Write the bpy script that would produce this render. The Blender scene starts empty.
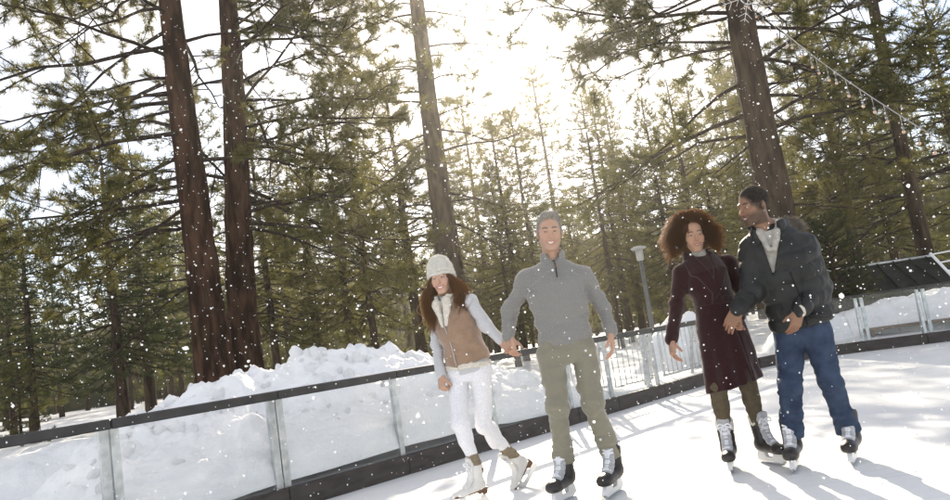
import bpy, math, random
import numpy as np
from mathutils import Vector, Matrix

sc = bpy.context.scene
col = sc.collection
R = math.radians

# ------------------------------------------------------------------ camera
cam_data = bpy.data.cameras.new('camera')
cam_data.lens = 28.42
cam_data.sensor_width = 36.0
cam_data.clip_start = 0.05
cam_data.clip_end = 2000.0
cam = bpy.data.objects.new('camera', cam_data)
col.objects.link(cam)
PITCH, ROLL, CAMH = R(7.0), R(8.5), 1.06
_F = Vector((0, math.cos(PITCH), math.sin(PITCH)))
_R0 = Vector((1, 0, 0))
_U0 = Vector((0, -math.sin(PITCH), math.cos(PITCH)))
_Rt = _R0 * math.cos(ROLL) - _U0 * math.sin(ROLL)
_Up = _R0 * math.sin(ROLL) + _U0 * math.cos(ROLL)
mw = Matrix.Identity(4)
for i in range(3):
    mw[i][0] = _Rt[i]
    mw[i][1] = _Up[i]
    mw[i][2] = -_F[i]
mw[2][3] = CAMH
cam.matrix_world = mw
sc.camera = cam

# ------------------------------------------------------------------ light
SUN_EL, SUN_AZ = R(24.3), R(2.8)          # azimuth measured from +Y towards +X
world = bpy.data.worlds.new('World')
sc.world = world
world.use_nodes = True
wn, wl = world.node_tree.nodes, world.node_tree.links
wn.clear()
w_out = wn.new('ShaderNodeOutputWorld')
w_bg = wn.new('ShaderNodeBackground')
w_sky = wn.new('ShaderNodeTexSky')
w_sky.sky_type = 'NISHITA'
w_sky.sun_disc = False
w_sky.sun_elevation = SUN_EL
w_sky.sun_rotation = SUN_AZ
w_sky.altitude = 1900
w_sky.air_density = 1.0
w_sky.dust_density = 2.2
w_sky.ozone_density = 1.0
w_bg.inputs['Strength'].default_value = 0.10
# thin broken cloud over the whole sky
w_tc = wn.new('ShaderNodeTexCoord')
w_map = wn.new('ShaderNodeMapping')
w_map.inputs['Scale'].default_value = (1.0, 1.0, 2.6)
w_noise = wn.new('ShaderNodeTexNoise')
w_noise.inputs['Scale'].default_value = 2.3
w_noise.inputs['Detail'].default_value = 6
w_ramp = wn.new('ShaderNodeValToRGB')
w_ramp.color_ramp.elements[0].position = 0.36
w_ramp.color_ramp.elements[1].position = 0.66
w_mix = wn.new('ShaderNodeMixRGB')
w_mix.inputs['Color2'].default_value = (7.8, 7.2, 6.5, 1)
w_mul = wn.new('ShaderNodeMath')
w_mul.operation = 'MULTIPLY'
w_mul.inputs[1].default_value = 0.8
wl.new(w_tc.outputs['Generated'], w_map.inputs['Vector'])
wl.new(w_map.outputs['Vector'], w_noise.inputs['Vector'])
wl.new(w_noise.outputs['Fac'], w_ramp.inputs['Fac'])
wl.new(w_ramp.outputs['Color'], w_mul.inputs[0])
wl.new(w_mul.outputs['Value'], w_mix.inputs['Fac'])
wl.new(w_sky.outputs['Color'], w_mix.inputs['Color1'])
wl.new(w_mix.outputs['Color'], w_bg.inputs['Color'])
wl.new(w_bg.outputs['Background'], w_out.inputs['Surface'])

sun_data = bpy.data.lights.new('sun', 'SUN')
sun_data.energy = 5.0
sun_data.angle = R(0.53)
sun_data.color = (1.0, 0.87, 0.68)
sun = bpy.data.objects.new('sun', sun_data)
col.objects.link(sun)
_sd = Vector((math.sin(SUN_AZ) * math.cos(SUN_EL), math.cos(SUN_AZ) * math.cos(SUN_EL), math.sin(SUN_EL)))
sun.rotation_euler = _sd.to_track_quat('Z', 'Y').to_euler()
sun.location = _sd * 60

sc.view_settings.view_transform = 'Standard'
sc.view_settings.look = 'None'
sc.view_settings.gamma = 1.0
sc.view_settings.exposure = 1.26
sc.render.engine = 'CYCLES'
sc.cycles.use_denoising = True
sc.cycles.max_bounces = 7
sc.cycles.diffuse_bounces = 3
sc.cycles.transparent_max_bounces = 12
sc.cycles.caustics_reflective = False
sc.cycles.caustics_refractive = False
sc.cycles.volume_bounces = 0

# ------------------------------------------------------------------ helpers
rng = np.random.default_rng(7)


def A(*x):
    return np.array(x, dtype=float)


def nrm(v):
    v = np.asarray(v, float)
    return v / (np.linalg.norm(v) + 1e-12)


def hash3(i, j, k, seed):
    h = (i.astype(np.int64) * 374761393 + j.astype(np.int64) * 668265263 + k.astype(np.int64) * 2147483647 + seed * 1274126177) & 0x7fffffff
    h = ((h ^ (h >> 13)) * 1274126177) & 0x7fffffff
    h = ((h ^ (h >> 16)) * 668265263) & 0x7fffffff
    return ((h ^ (h >> 15)) & 0xffff) / 65535.0


def vnoise(P, seed=0):
    P = np.asarray(P, float)
    I = np.floor(P)
    f = P - I
    u = f * f * (3 - 2 * f)
    I = I.astype(np.int64)
    r = 0
    for a in (0, 1):
        for b in (0, 1):
            for c in (0, 1):
                w = (u[..., 0] if a else 1 - u[..., 0]) * (u[..., 1] if b else 1 - u[..., 1]) * (u[..., 2] if c else 1 - u[..., 2])
                r = r + w * hash3(I[..., 0] + a, I[..., 1] + b, I[..., 2] + c, seed)
    return r * 2 - 1


def fbm(P, oct=4, seed=0, gain=.5):
    s, a = 0, 1.0
    for o in range(oct):
        s = s + a * vnoise(P * (2 ** o) + o * 17.3, seed + o)
        a *= gain
    return s


def worley(P, seed=0):
    """distance to the nearest jittered lattice point"""
    I = np.floor(P).astype(np.int64)
    best = np.full(P.shape[0], 9.0)
    for a in (-1, 0, 1):
        for b in (-1, 0, 1):
            for c in (-1, 0, 1):
                J = I + np.array([a, b, c])
                q = np.stack([hash3(J[:, 0], J[:, 1], J[:, 2], seed + s) for s in (11, 23, 37)], 1) + J
                best = np.minimum(best, ((P - q) ** 2).sum(1))
    return np.sqrt(best)


def mk(name, V, F, mat=None, parent=None, smooth=True, color=None, link=True, mats=None, midx=None):
    """one mesh object from numpy verts and a list of index arrays (n,3) / (n,4)"""
    V = np.asarray(V, np.float32).reshape(-1, 3)
    if not isinstance(F, (list, tuple)):
        F = [F]
    F = [np.asarray(f, np.int32) for f in F if len(f)]
    me = bpy.data.meshes.new(name)
    tot = np.concatenate([np.full(len(f), f.shape[1], np.int32) for f in F])
    loops = np.concatenate([f.ravel() for f in F])
    me.vertices.add(len(V))
    me.vertices.foreach_set('co', V.ravel())
    me.loops.add(len(loops))
    me.loops.foreach_set('vertex_index', loops)
    me.polygons.add(len(tot))
    st = np.zeros(len(tot), np.int32)
    st[1:] = np.cumsum(tot)[:-1]
    me.polygons.foreach_set('loop_start', st)
    me.polygons.foreach_set('loop_total', tot)
    me.polygons.foreach_set('use_smooth', np.full(len(tot), smooth))
    if midx is not None:
        me.polygons.foreach_set('material_index', np.asarray(midx, np.int32))
    me.update(calc_edges=True)
    if color is not None:
        at = me.color_attributes.new('Col', 'FLOAT_COLOR', 'POINT')
        c = np.ones((len(V), 4), np.float32)
        c[:, :3] = color
        at.data.foreach_set('color', c.ravel())
    for m in (mats or [mat]):
        if m is not None:
            me.materials.append(m)
    o = bpy.data.objects.new(name, me)
    if link:
        col.objects.link(o)
    if parent is not None:
        o.parent = parent
    return o


def tag(o, label=None, cat=None, group=None, kind=None):
    if label:
        o['label'] = label
    if cat:
        o['category'] = cat
    if group:
        o['group'] = group
    if kind:
        o['kind'] = kind
    return o


def empty(name, loc=(0, 0, 0), rz=0.0):
    o = bpy.data.objects.new(name, None)
    o.empty_display_size = .2
    o.location = loc
    o.rotation_euler = (0, 0, rz)
    col.objects.link(o)
    return o


class MB:
    """collects shapes into one mesh"""

    def __init__(s):
        s.V, s.F3, s.F4, s.n = [], [], [], 0

    def add(s, V, F):
        V = np.asarray(V, float).reshape(-1, 3)
        if not isinstance(F, (list, tuple)):
            F = [F]
        for f in F:
            f = np.asarray(f, int)
            if len(f):
                (s.F3 if f.shape[1] == 3 else s.F4).append(f + s.n)
        s.V.append(V)
        s.n += len(V)
        return s

    def box(s, c, size, rot=None, bev=0.0):
        c, h = A(*c), A(*size) / 2
        if bev > 0:
            V, F = bevel_box(h, bev)
        else:
            V = np.array([[x, y, z] for x in (-1, 1) for y in (-1, 1) for z in (-1, 1)], float) * h
            F = [np.array([[0, 1, 3, 2], [4, 6, 7, 5], [0, 4, 5, 1], [2, 3, 7, 6], [0, 2, 6, 4], [1, 5, 7, 3]])]
        if rot is not None:
            V = V @ np.array(rot).T
        return s.add(V + c, F)

    def tube(s, path, rad, n=8, cap=True):
        V, F = tube(path, rad, n, cap)
        return s.add(V, F)

    def get(s):
        F = []
        if s.F3:
            F.append(np.concatenate(s.F3))
        if s.F4:
            F.append(np.concatenate(s.F4))
        return np.concatenate(s.V), F

    def build(s, name, mat, parent=None, smooth=True, **k):
        V, F = s.get()
        return mk(name, V, F, mat, parent, smooth, **k)


def bevel_box(h, b):
    b = min(b, min(h) * .9)
    V, idx = [], {}
    for sx in (-1, 1):
        for sy in (-1, 1):
            for sz in (-1, 1):
                for ax in range(3):
                    p = A(sx, sy, sz) * (h - b)
                    p[ax] += (sx, sy, sz)[ax] * b
                    idx[(sx, sy, sz, ax)] = len(V)
                    V.append(p)
    q, t = [], []
    for ax in range(3):
        o1, o2 = [i for i in range(3) if i != ax]
        for s_ in (-1, 1):
            r = []
            for a, c in ((-1, -1), (1, -1), (1, 1), (-1, 1)):
                k = [0, 0, 0]
                k[ax], k[o1], k[o2] = s_, a, c
                r.append(idx[(*k, ax)])
            q.append(r)
    for ax in range(3):
        o1, o2 = [i for i in range(3) if i != ax]
        for a in (-1, 1):
            for c in (-1, 1):
                k0, k1 = [0] * 3, [0] * 3
                k0[ax], k0[o1], k0[o2] = -1, a, c
                k1[ax], k1[o1], k1[o2] = 1, a, c
                q.append([idx[(*k0, o1)], idx[(*k1, o1)], idx[(*k1, o2)], idx[(*k0, o2)]])
    for sx in (-1, 1):
        for sy in (-1, 1):
            for sz in (-1, 1):
                t.append([idx[(sx, sy, sz, a)] for a in range(3)])
    V = np.array(V)
    out = []
    for f in (q, t):
        g = []
        for r in f:
            p = V[r]
            nrm = np.cross(p[1] - p[0], p[2] - p[0])
            g.append(r if nrm @ p.mean(0) > 0 else r[::-1])
        out.append(np.array(g))
    return V, out


def frames(path):
    path = np.asarray(path, float)
    T = np.gradient(path, axis=0)
    T /= np.linalg.norm(T, axis=1)[:, None] + 1e-9
    up = A(0, 0, 1) if abs(T[0, 2]) < .9 else A(1, 0, 0)
    N = np.zeros_like(T)
    n = np.cross(up, T[0])
    n /= np.linalg.norm(n)
    for i in range(len(T)):
        n = n - T[i] * (n @ T[i])
        n /= np.linalg.norm(n) + 1e-9
        N[i] = n
    return T, N, np.cross(T, N)


def tube(path, rad, n=8, cap=True):
    path = np.asarray(path, float)
    m = len(path)
    rad = np.broadcast_to(np.asarray(rad, float), (m,))
    T, N, B = frames(path)
    a = np.linspace(0, 2 * np.pi, n, endpoint=False)
    V = path[:, None] + rad[:, None, None] * (np.cos(a)[None, :, None] * N[:, None] + np.sin(a)[None, :, None] * B[:, None])
    i = np.arange(m - 1)[:, None] * n
    j = np.arange(n)[None]
    F = np.stack([i + j, i + (j + 1) % n, i + n + (j + 1) % n, i + n + j], -1).reshape(-1, 4)
    V = V.reshape(-1, 3)
    Fs = [F]
    if cap:
        V = np.concatenate([V, path[:1], path[-1:]])
        k = m * n
        j = np.arange(n)
        c0 = np.stack([np.full(n, k), (j + 1) % n, j], 1)
        c1 = np.stack([np.full(n, k + 1), (m - 1) * n + j, (m - 1) * n + (j + 1) % n], 1)
        Fs.append(np.concatenate([c0, c1]))
    return V, Fs


def spline(pts, n=12):
    """Catmull-Rom through points"""
    P = np.asarray(pts, float)
    P = np.concatenate([2 * P[:1] - P[1:2], P, 2 * P[-1:] - P[-2:-1]])
    out = []
    seg = len(P) - 3
    for t in np.linspace(0, seg, n):
        i = min(int(t), seg - 1)
        u = t - i
        p0, p1, p2, p3 = P[i:i + 4]
        out.append(.5 * (2 * p1 + (p2 - p0) * u + (2 * p0 - 5 * p1 + 4 * p2 - p3) * u * u + (3 * p1 - p0 - 3 * p2 + p3) * u ** 3))
    return np.array(out)


# ------------------------------------------------------------------ materials
def mat(name, c, rough=.7, c2=None, scale=8.0, detail=4.0, bump=0.0, bscale=None, spec=.3, metal=0.0,
        trans=0.0, tcol=None, attr=False, stretch=None, sheen=0.0, contrast=(.35, .65), bdist=.01, coat=0.0):
    m = bpy.data.materials.new(name)
    m.use_nodes = True
    n, l = m.node_tree.nodes, m.node_tree.links
    b = n['Principled BSDF']
    out = n['Material Output']
    b.inputs['Roughness'].default_value = rough
    b.inputs['Specular IOR Level'].default_value = spec
    b.inputs['Metallic'].default_value = metal
    if sheen:
        b.inputs['Sheen Weight'].default_value = sheen
        b.inputs['Sheen Roughness'].default_value = .5
    if coat:
        b.inputs['Coat Weight'].default_value = coat
    tc = n.new('ShaderNodeTexCoord')
    mp = n.new('ShaderNodeMapping')
    if stretch:
        mp.inputs['Scale'].default_value = stretch
    l.new(tc.outputs['Object'], mp.inputs['Vector'])
    src = None
    if attr:
        a = n.new('ShaderNodeVertexColor')
        a.layer_name = 'Col'
        src = a.outputs['Color']
    if c2 is not None:
        t = n.new('ShaderNodeTexNoise')
        t.inputs['Scale'].default_value = scale
        t.inputs['Detail'].default_value = detail
        l.new(mp.outputs['Vector'], t.inputs['Vector'])
        r = n.new('ShaderNodeValToRGB')
        r.color_ramp.elements[0].position, r.color_ramp.elements[1].position = contrast
        r.color_ramp.elements[0].color = (*c, 1)
        r.color_ramp.elements[1].color = (*c2, 1)
        l.new(t.outputs['Fac'], r.inputs['Fac'])
        if src is not None:
            x = n.new('ShaderNodeMixRGB')
            x.blend_type = 'MULTIPLY'
            x.inputs['Fac'].default_value = 1
            l.new(src, x.inputs['Color1'])
            l.new(r.outputs['Color'], x.inputs['Color2'])
            src = x.outputs['Color']
        else:
            src = r.outputs['Color']
    if src is None:
        b.inputs['Base Color'].default_value = (*c, 1)
    else:
        l.new(src, b.inputs['Base Color'])
    if bump:
        t2 = n.new('ShaderNodeTexNoise')
        t2.inputs['Scale'].default_value = bscale or scale * 3
        t2.inputs['Detail'].default_value = 5
        l.new(mp.outputs['Vector'], t2.inputs['Vector'])
        bp = n.new('ShaderNodeBump')
        bp.inputs['Strength'].default_value = bump
        bp.inputs['Distance'].default_value = bdist
        l.new(t2.outputs['Fac'], bp.inputs['Height'])
        l.new(bp.outputs['Normal'], b.inputs['Normal'])
    if trans:
        tr = n.new('ShaderNodeBsdfTranslucent')
        if tcol is not None:
            tr.inputs['Color'].default_value = (*tcol, 1)
        elif src is not None:
            l.new(src, tr.inputs['Color'])
        else:
            tr.inputs['Color'].default_value = (*c, 1)
        mx = n.new('ShaderNodeMixShader')
        mx.inputs['Fac'].default_value = trans
        l.new(b.outputs['BSDF'], mx.inputs[1])
        l.new(tr.outputs['BSDF'], mx.inputs[2])
        l.new(mx.outputs['Shader'], out.inputs['Surface'])
    return m


def glass_mat(name):
    m = bpy.data.materials.new(name)
    m.use_nodes = True
    n, l = m.node_tree.nodes, m.node_tree.links
    n.remove(n['Principled BSDF'])
    out = n['Material Output']
    tp = n.new('ShaderNodeBsdfTransparent')
    tp.inputs['Color'].default_value = (.965, .97, .968, 1)
    df = n.new('ShaderNodeBsdfDiffuse')
    df.inputs['Color'].default_value = (.8, .82, .84, 1)
    trl = n.new('ShaderNodeBsdfTranslucent')
    trl.inputs['Color'].default_value = (.85, .87, .9, 1)
    ad = n.new('ShaderNodeMixShader')
    ad.inputs['Fac'].default_value = .5
    l.new(df.outputs[0], ad.inputs[1])
    l.new(trl.outputs[0], ad.inputs[2])
    # smears and frost on the pane
    tc = n.new('ShaderNodeTexCoord')
    mp = n.new('ShaderNodeMapping')
    mp.inputs['Scale'].default_value = (1.2, 1.2, 3.0)
    nz = n.new('ShaderNodeTexNoise')
    nz.inputs['Scale'].default_value = 4
    nz.inputs['Detail'].default_value = 8
    rp = n.new('ShaderNodeMapRange')
    rp.inputs['From Min'].default_value = .35
    rp.inputs['From Max'].default_value = .75
    rp.inputs['To Min'].default_value = .01
    rp.inputs['To Max'].default_value = .065
    l.new(tc.outputs['Object'], mp.inputs['Vector'])
    l.new(mp.outputs['Vector'], nz.inputs['Vector'])
    l.new(nz.outputs['Fac'], rp.inputs['Value'])
    m1 = n.new('ShaderNodeMixShader')
    l.new(rp.outputs['Result'], m1.inputs['Fac'])
    l.new(tp.outputs[0], m1.inputs[1])
    l.new(ad.outputs[0], m1.inputs[2])
    gl = n.new('ShaderNodeBsdfGlossy')
    gl.inputs['Roughness'].default_value = .02
    lw = n.new('ShaderNodeLayerWeight')
    lw.inputs['Blend'].default_value = .5
    pw = n.new('ShaderNodeMath')
    pw.operation = 'POWER'
    pw.inputs[1].default_value = 4.0
    l.new(lw.outputs['Facing'], pw.inputs[0])
    fr = n.new('ShaderNodeMath')
    fr.operation = 'MULTIPLY_ADD'
    fr.inputs[1].default_value = .55
    fr.inputs[2].default_value = .02
    l.new(pw.outputs[0], fr.inputs[0])
    m2 = n.new('ShaderNodeMixShader')
    l.new(fr.outputs[0], m2.inputs['Fac'])
    l.new(m1.outputs[0], m2.inputs[1])
    l.new(gl.outputs[0], m2.inputs[2])
    l.new(m2.outputs[0], out.inputs['Surface'])
    return m


MT = {}
MT['snow'] = mat('snow', (.84, .85, .86), .55, (.90, .90, .905), scale=3, bump=.5, bscale=22, spec=.25, bdist=.03)
MT['black_rail'] = mat('black_rail', (.018, .017, .018), .38, (.035, .033, .033), scale=9, spec=.45, bump=.1, bscale=120)
MT['kick'] = mat('kick_board', (.028, .022, .02), .5, (.055, .045, .042), scale=5, spec=.35, bump=.25, bscale=30, stretch=(1, 1, 4))
MT['alu'] = mat('galvanised_steel', (.42, .44, .45), .38, (.62, .64, .65), scale=14, metal=.75, spec=.5, bump=.1, bscale=60)
MT['glass'] = glass_mat('glass_pane')
MT['bark_red'] = mat('bark_red', (0.025, 0.015, 0.011), .95, (0.078, 0.043, 0.028), scale=7, detail=8, bump=1.0, bscale=11, spec=.05, stretch=(1, 1, .22), bdist=.10, contrast=(.40, .60))
MT['bark'] = mat('bark_brown', (0.025, 0.018, 0.014), .95, (0.082, 0.059, 0.043), scale=8, detail=8, bump=1.0, bscale=12, spec=.05, stretch=(1, 1, .25), bdist=.06)
MT['limb'] = mat('limb_bark', (0.025, 0.019, 0.016), .95, (0.061, 0.048, 0.038), scale=14, bump=.5, spec=.05)
MT['needle_a'] = mat('needles_olive', (.038, .045, .016), .55, (.084, .088, .032), scale=1.1, spec=.22, trans=.52, tcol=(.190, .172, .048), contrast=(.3, .7))
MT['needle_b'] = mat('needles_green', (.025, .034, .013), .55, (.060, .068, .024), scale=.9, spec=.18, trans=.52, tcol=(.135, .132, .036), contrast=(.3, .7))
MT['needle_c'] = mat('needles_dark', (.018, .028, .013), .6, (.042, .054, .022), scale=1.5, spec=.2, trans=.42, tcol=(.065, .080, .026), contrast=(.3, .7))
# ------------------------------------------------------------------ setting: ground, ice
WA, WB = 7.8, 1.04                       # back run of the rink: Y = WA + WB * X


def wall_d(x, y):
    """signed distance behind the left run of the rink edge"""
    return (y - WA - WB * x) / math.hypot(1, WB)


# rounded far corner and right run of the rink edge (X, Y)
EDGE = np.array([(-6.2, 1.352), (-3.47, 4.191), (4.15, 12.116), (4.75, 12.48), (5.45, 12.50), (6.2, 12.30), (9.6, 11.05), (14.0, 9.4)])


def edge_dist(x, y):
    """distance to the rink edge, positive outside (behind the boards)"""
    p = np.stack([x, y], -1)
    best = np.full(x.shape, 1e9)
    sgn = np.ones(x.shape)
    for a, b in zip(EDGE[:-1], EDGE[1:]):
        d = b - a
        t = np.clip(((p - a) @ d) / (d @ d), 0, 1)
        q = p - a - t[..., None] * d
        r = np.hypot(q[..., 0], q[..., 1])
        s = np.sign(d[0] * (p[..., 1] - a[1]) - d[1] * (p[..., 0] - a[0]))
        m = r < best
        best = np.where(m, r, best)
        sgn = np.where(m, s, sgn)
    return best * sgn


def sstep(a, b, x):
    t = np.clip((x - a) / (b - a), 0, 1)
    return t * t * (3 - 2 * t)


def ground_h(x, y):
    d = edge_dist(x, y)
    P = np.stack([x, y, np.zeros_like(x)], -1)
    h = .10 * fbm(P * .35, 3, 3) + .035 * fbm(P * 1.3, 3, 9) + .012 * fbm(P * 5, 2, 4)
    h = h * sstep(.1, 1.2, d) + .02
    h = h + .22 * sstep(14, 60, y) * (1 + .5 * vnoise(P * .06, 5))
    h = h + .13 * sstep(.03, .09, d) * sstep(3.5, 1.0, d)
    h = np.where(d < .03, -.25, h)
    return h


def grid_sheet(name, xs, ys, hf, m, label=None, kind='structure', parent=None):
    X, Y = np.meshgrid(xs, ys)
    Z = hf(X.ravel(), Y.ravel())
    V = np.stack([X.ravel(), Y.ravel(), Z], 1)
    nx, ny = len(xs), len(ys)
    i = np.arange(ny - 1)[:, None] * nx + np.arange(nx - 1)[None]
    F = np.stack([i, i + 1, i + nx + 1, i + nx], -1).reshape(-1, 4)
    o = mk(name, V, F, m, parent)
    if kind:
        o['kind'] = kind
    return o


def dens(lo, a, b, hi, step, far):
    """grid lines fine between a and b, coarser outside"""
    def grow(s, e):
        out, st, p = [], step, s
        while abs(p - e) > 1e-6 and (e - p) * (1 if e > s else -1) > 0:
            st = min(st * 1.22, far)
            p = p + st * (1 if e > s else -1)
            out.append(p)
        return out
    return np.array(grow(a, lo)[::-1] + list(np.arange(a, b + 1e-6, step)) + grow(b, hi))


snow_ground = grid_sheet('snow_ground', dens(-700, -9, 11, 700, .13, 40), dens(-40, 2.0, 17, 900, .13, 40), ground_h, MT['snow'])


def ice_material():
    m = mat('rink_ice', (.78, .80, .82), .33, (.86, .87, .875), scale=1.3, detail=6, spec=.35, bump=0)
    n, l = m.node_tree.nodes, m.node_tree.links
    b = n['Principled BSDF']
    tc = n.new('ShaderNodeTexCoord')
    # skate scratches: two stretched noises crossing
    prev = None
    for k, (rz, sc_) in enumerate(((.5, (1.2, 40, 1)), (-.9, (1.0, 34, 1)), (1.4, (.8, 30, 1)))):
        mp = n.new('ShaderNodeMapping')
        mp.inputs['Rotation'].default_value = (0, 0, rz)
        mp.inputs['Scale'].default_value = sc_
        l.new(tc.outputs['Object'], mp.inputs['Vector'])
        t = n.new('ShaderNodeTexNoise')
        t.inputs['Scale'].default_value = 1.3
        t.inputs['Detail'].default_value = 4
        t.inputs['Distortion'].default_value = .35
        l.new(mp.outputs['Vector'], t.inputs['Vector'])
        bp = n.new('ShaderNodeBump')
        bp.inputs['Strength'].default_value = .35
        bp.inputs['Distance'].default_value = .004
        l.new(t.outputs['Fac'], bp.inputs['Height'])
        if prev is not None:
            l.new(prev, bp.inputs['Normal'])
        prev = bp.outputs['Normal']
    fn = n.new('ShaderNodeTexNoise')
    fn.inputs['Scale'].default_value = 60
    fn.inputs['Detail'].default_value = 6
    l.new(tc.outputs['Object'], fn.inputs['Vector'])
    bp = n.new('ShaderNodeBump')
    bp.inputs['Strength'].default_value = .25
    bp.inputs['Distance'].default_value = .004
    l.new(fn.outputs['Fac'], bp.inputs['Height'])
    l.new(prev, bp.inputs['Normal'])
    l.new(bp.outputs['Normal'], b.inputs['Normal'])
    # pale cuts left by blades
    mp = n.new('ShaderNodeMapping')
    mp.inputs['Rotation'].default_value = (0, 0, .72)
    mp.inputs['Scale'].default_value = (.5, 26, 1)
    l.new(tc.outputs['Object'], mp.inputs['Vector'])
    ct = n.new('ShaderNodeTexNoise')
    ct.inputs['Scale'].default_value = 1.6
    ct.inputs['Detail'].default_value = 5
    ct.inputs['Distortion'].default_value = .5
    l.new(mp.outputs['Vector'], ct.inputs['Vector'])
    cr = n.new('ShaderNodeMapRange')
    cr.inputs['From Min'].default_value = .56
    cr.inputs['From Max'].default_value = .66
    cr.inputs['To Max'].default_value = .55
    l.new(ct.outputs['Fac'], cr.inputs['Value'])
    mxc = n.new('ShaderNodeMixRGB')
    mxc.inputs['Color2'].default_value = (.66, .69, .73, 1)
    src = b.inputs['Base Color'].links[0].from_socket
    l.new(cr.outputs['Result'], mxc.inputs['Fac'])
    l.new(src, mxc.inputs['Color1'])
    l.new(mxc.outputs['Color'], b.inputs['Base Color'])
    rr = n.new('ShaderNodeMapRange')
    rr.inputs['To Min'].default_value = .28
    rr.inputs['To Max'].default_value = .6
    l.new(fn.outputs['Fac'], rr.inputs['Value'])
    l.new(rr.outputs['Result'], b.inputs['Roughness'])
    return m


# the ice is one sheet inside the boards
pts = [tuple(p) for p in EDGE] + [(14, -14), (-20, -14), (-20, -12.9)]
iv = np.array([(x, y, 0.0) for x, y in pts])
ice = bpy.data.meshes.new('ice')
ice.from_pydata([tuple(v) for v in iv], [], [list(range(len(iv)))[::-1]])
ice_o = bpy.data.objects.new('ice', ice)
if ice.polygons[0].normal.z < 0:
    ice.flip_normals()
ice.materials.append(ice_material())
col.objects.link(ice_o)
ice_o['kind'] = 'structure'

# ------------------------------------------------------------------ rink fence
RAIL_H = .92


def seg_frame(a, b):
    a, b = A(*a, 0), A(*b, 0)
    d = b - a
    L = np.linalg.norm(d)
    d /= L
    n = A(-d[1], d[0], 0)                # points outside the rink
    return a, d, n, L, np.stack([d, n, A(0, 0, 1)], 1)


def fence_run(root, pts, rail_t, rail_w, mats, kick_h=.17, glass=True):
    for a, b in zip(pts[:-1], pts[1:]):
        a3, d, n, L, M3 = seg_frame(a, b)
        mid = a3 + d * L / 2
        g = .004
        mb = MB().box(mid + A(0, 0, RAIL_H - rail_t / 2) - n * 0, (L - g, rail_w, rail_t), M3, .008)
        mb.build('rail', mats[0], root, False)
        mb = MB().box(mid + A(0, 0, kick_h / 2) - n * .02, (L - g, .05, kick_h), M3, .006)
        mb.build('kick_board', mats[1], root, False)
        if glass:
            z0, z1 = kick_h - .01, RAIL_H - rail_t + .004
            mb = MB().box(mid + A(0, 0, (z0 + z1) / 2) + n * .004, (L - .02, .010, z1 - z0), M3)
            mb.build('glass_panel', MT['glass'], root, False)


def fence_post(root, x, y, d, n, kind):
    p = A(x, y, 0)
    M3 = np.stack([d, n, A(0, 0, 1)], 1)
    mb = MB()
    top = RAIL_H - .055
    if kind == 'double':                  # two channels butted together with a dark joint between
        for s in (-1, 1):
            mb.box(p + d * s * .0345 + n * .045 + A(0, 0, top / 2), (.06, .05, top), M3, .004)
    elif kind == 'single':
        mb.box(p + n * .045 + A(0, 0, top / 2), (.055, .05, top), M3, .004)
    else:                                 # post with a rear stanchion
        mb.box(p + n * .045 + A(0, 0, top / 2), (.05, .045, top), M3, .004)
        mb.tube([p + n * .26 + A(0, 0, 0.0), p + n * .19 + A(0, 0, top * .55), p + n * .11 + A(0, 0, top)], .021, 8)
        for z in (.3, .62):
            mb.tube([p + n * .06 + A(0, 0, z), p + n * (.25 - .1 * z) + A(0, 0, z)], .012, 6)
    return mb.build('post', MT['alu'], root, False)


fence = empty('rink_fence', (0, WA, 0))
fence.location = (0, 0, 0)
tag(fence, 'low glass rink fence with black top rail running behind the first couple', 'fence')
px = [-5.2, -4.33, -3.47, -2.6, -1.73, -.89, -.03, .86, 1.42, 2.16, 3.04, 4.15]
fence_run(fence, [(x, WA + WB * x) for x in px], .068, .075, (MT['black_rail'], MT['kick']))
_, fd, fn_, _, _ = seg_frame((0, WA), (1, WA + WB))
for i, x in enumerate(px):
    k = {2: 'double', 3: 'double', 4: 'double'}.get(i, 'brace' if i in (7, 8, 9, 10, 11) else 'single')
    fence_post(fence, x, WA + WB * x, fd, fn_, k)
for x in (1.18, 2.02):                    # second upright beside a post
    fence_post(fence, x, WA + WB * x, fd, fn_, 'single')
for x in (-.93, 1.40):
    y = WA + WB * x
    p = A(x, y, RAIL_H - .1) - fd * .07
    MB().box(p + fn_ * .022, (.035, .03, .05), np.stack([fd, fn_, A(0, 0, 1)], 1), .004).build('glass_clip', MT['alu'], fence, False)

fence2 = empty('rink_fence', (0, 0, 0))
tag(fence2, 'thin topped glass rink fence at the far right before the snow bank', 'fence')
rp = [(4.20, 12.16), (4.75, 12.48), (5.45, 12.50), (6.02, 12.36), (6.86, 12.055), (7.75, 11.73), (8.65, 11.40), (9.55, 11.07), (11.0, 10.53)]
fence_run(fence2, rp, .03, .035, (MT['black_rail'], MT['kick']))
for i, (x, y) in enumerate(rp[1:-1]):
    _, d, n, _, _ = seg_frame(rp[i + 1], rp[i + 2])
    fence_post(fence2, x, y, d, n, 'brace')
    fence_post(fence2, x + d[0] * .085, y + d[1] * .085, d, n, 'single')
# ------------------------------------------------------------------ trees
def tuft_templates(K, ln, w, n=10, spread=(20, 85), seed=1, back=.12):
    r = np.random.default_rng(seed)
    out = []
    for _ in range(n):
        th = np.radians(r.uniform(spread[0], spread[1], K))
        ph = r.uniform(0, 2 * np.pi, K)
        L = ln * r.uniform(.65, 1.1, K)
        base = np.stack([np.zeros(K), np.zeros(K), r.uniform(-back, back * .6, K)], 1)
        d = np.stack([np.sin(th) * np.cos(ph), np.sin(th) * np.sin(ph), np.cos(th)], 1)
        s = np.cross(d, r.normal(size=(K, 3)))
        s /= np.linalg.norm(s, axis=1)[:, None]
        tip = base + d * L[:, None]
        out.append(np.stack([base - s * w / 2, base + s * w / 2, tip], 1).reshape(-1, 3))
    return np.array(out)


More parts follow.
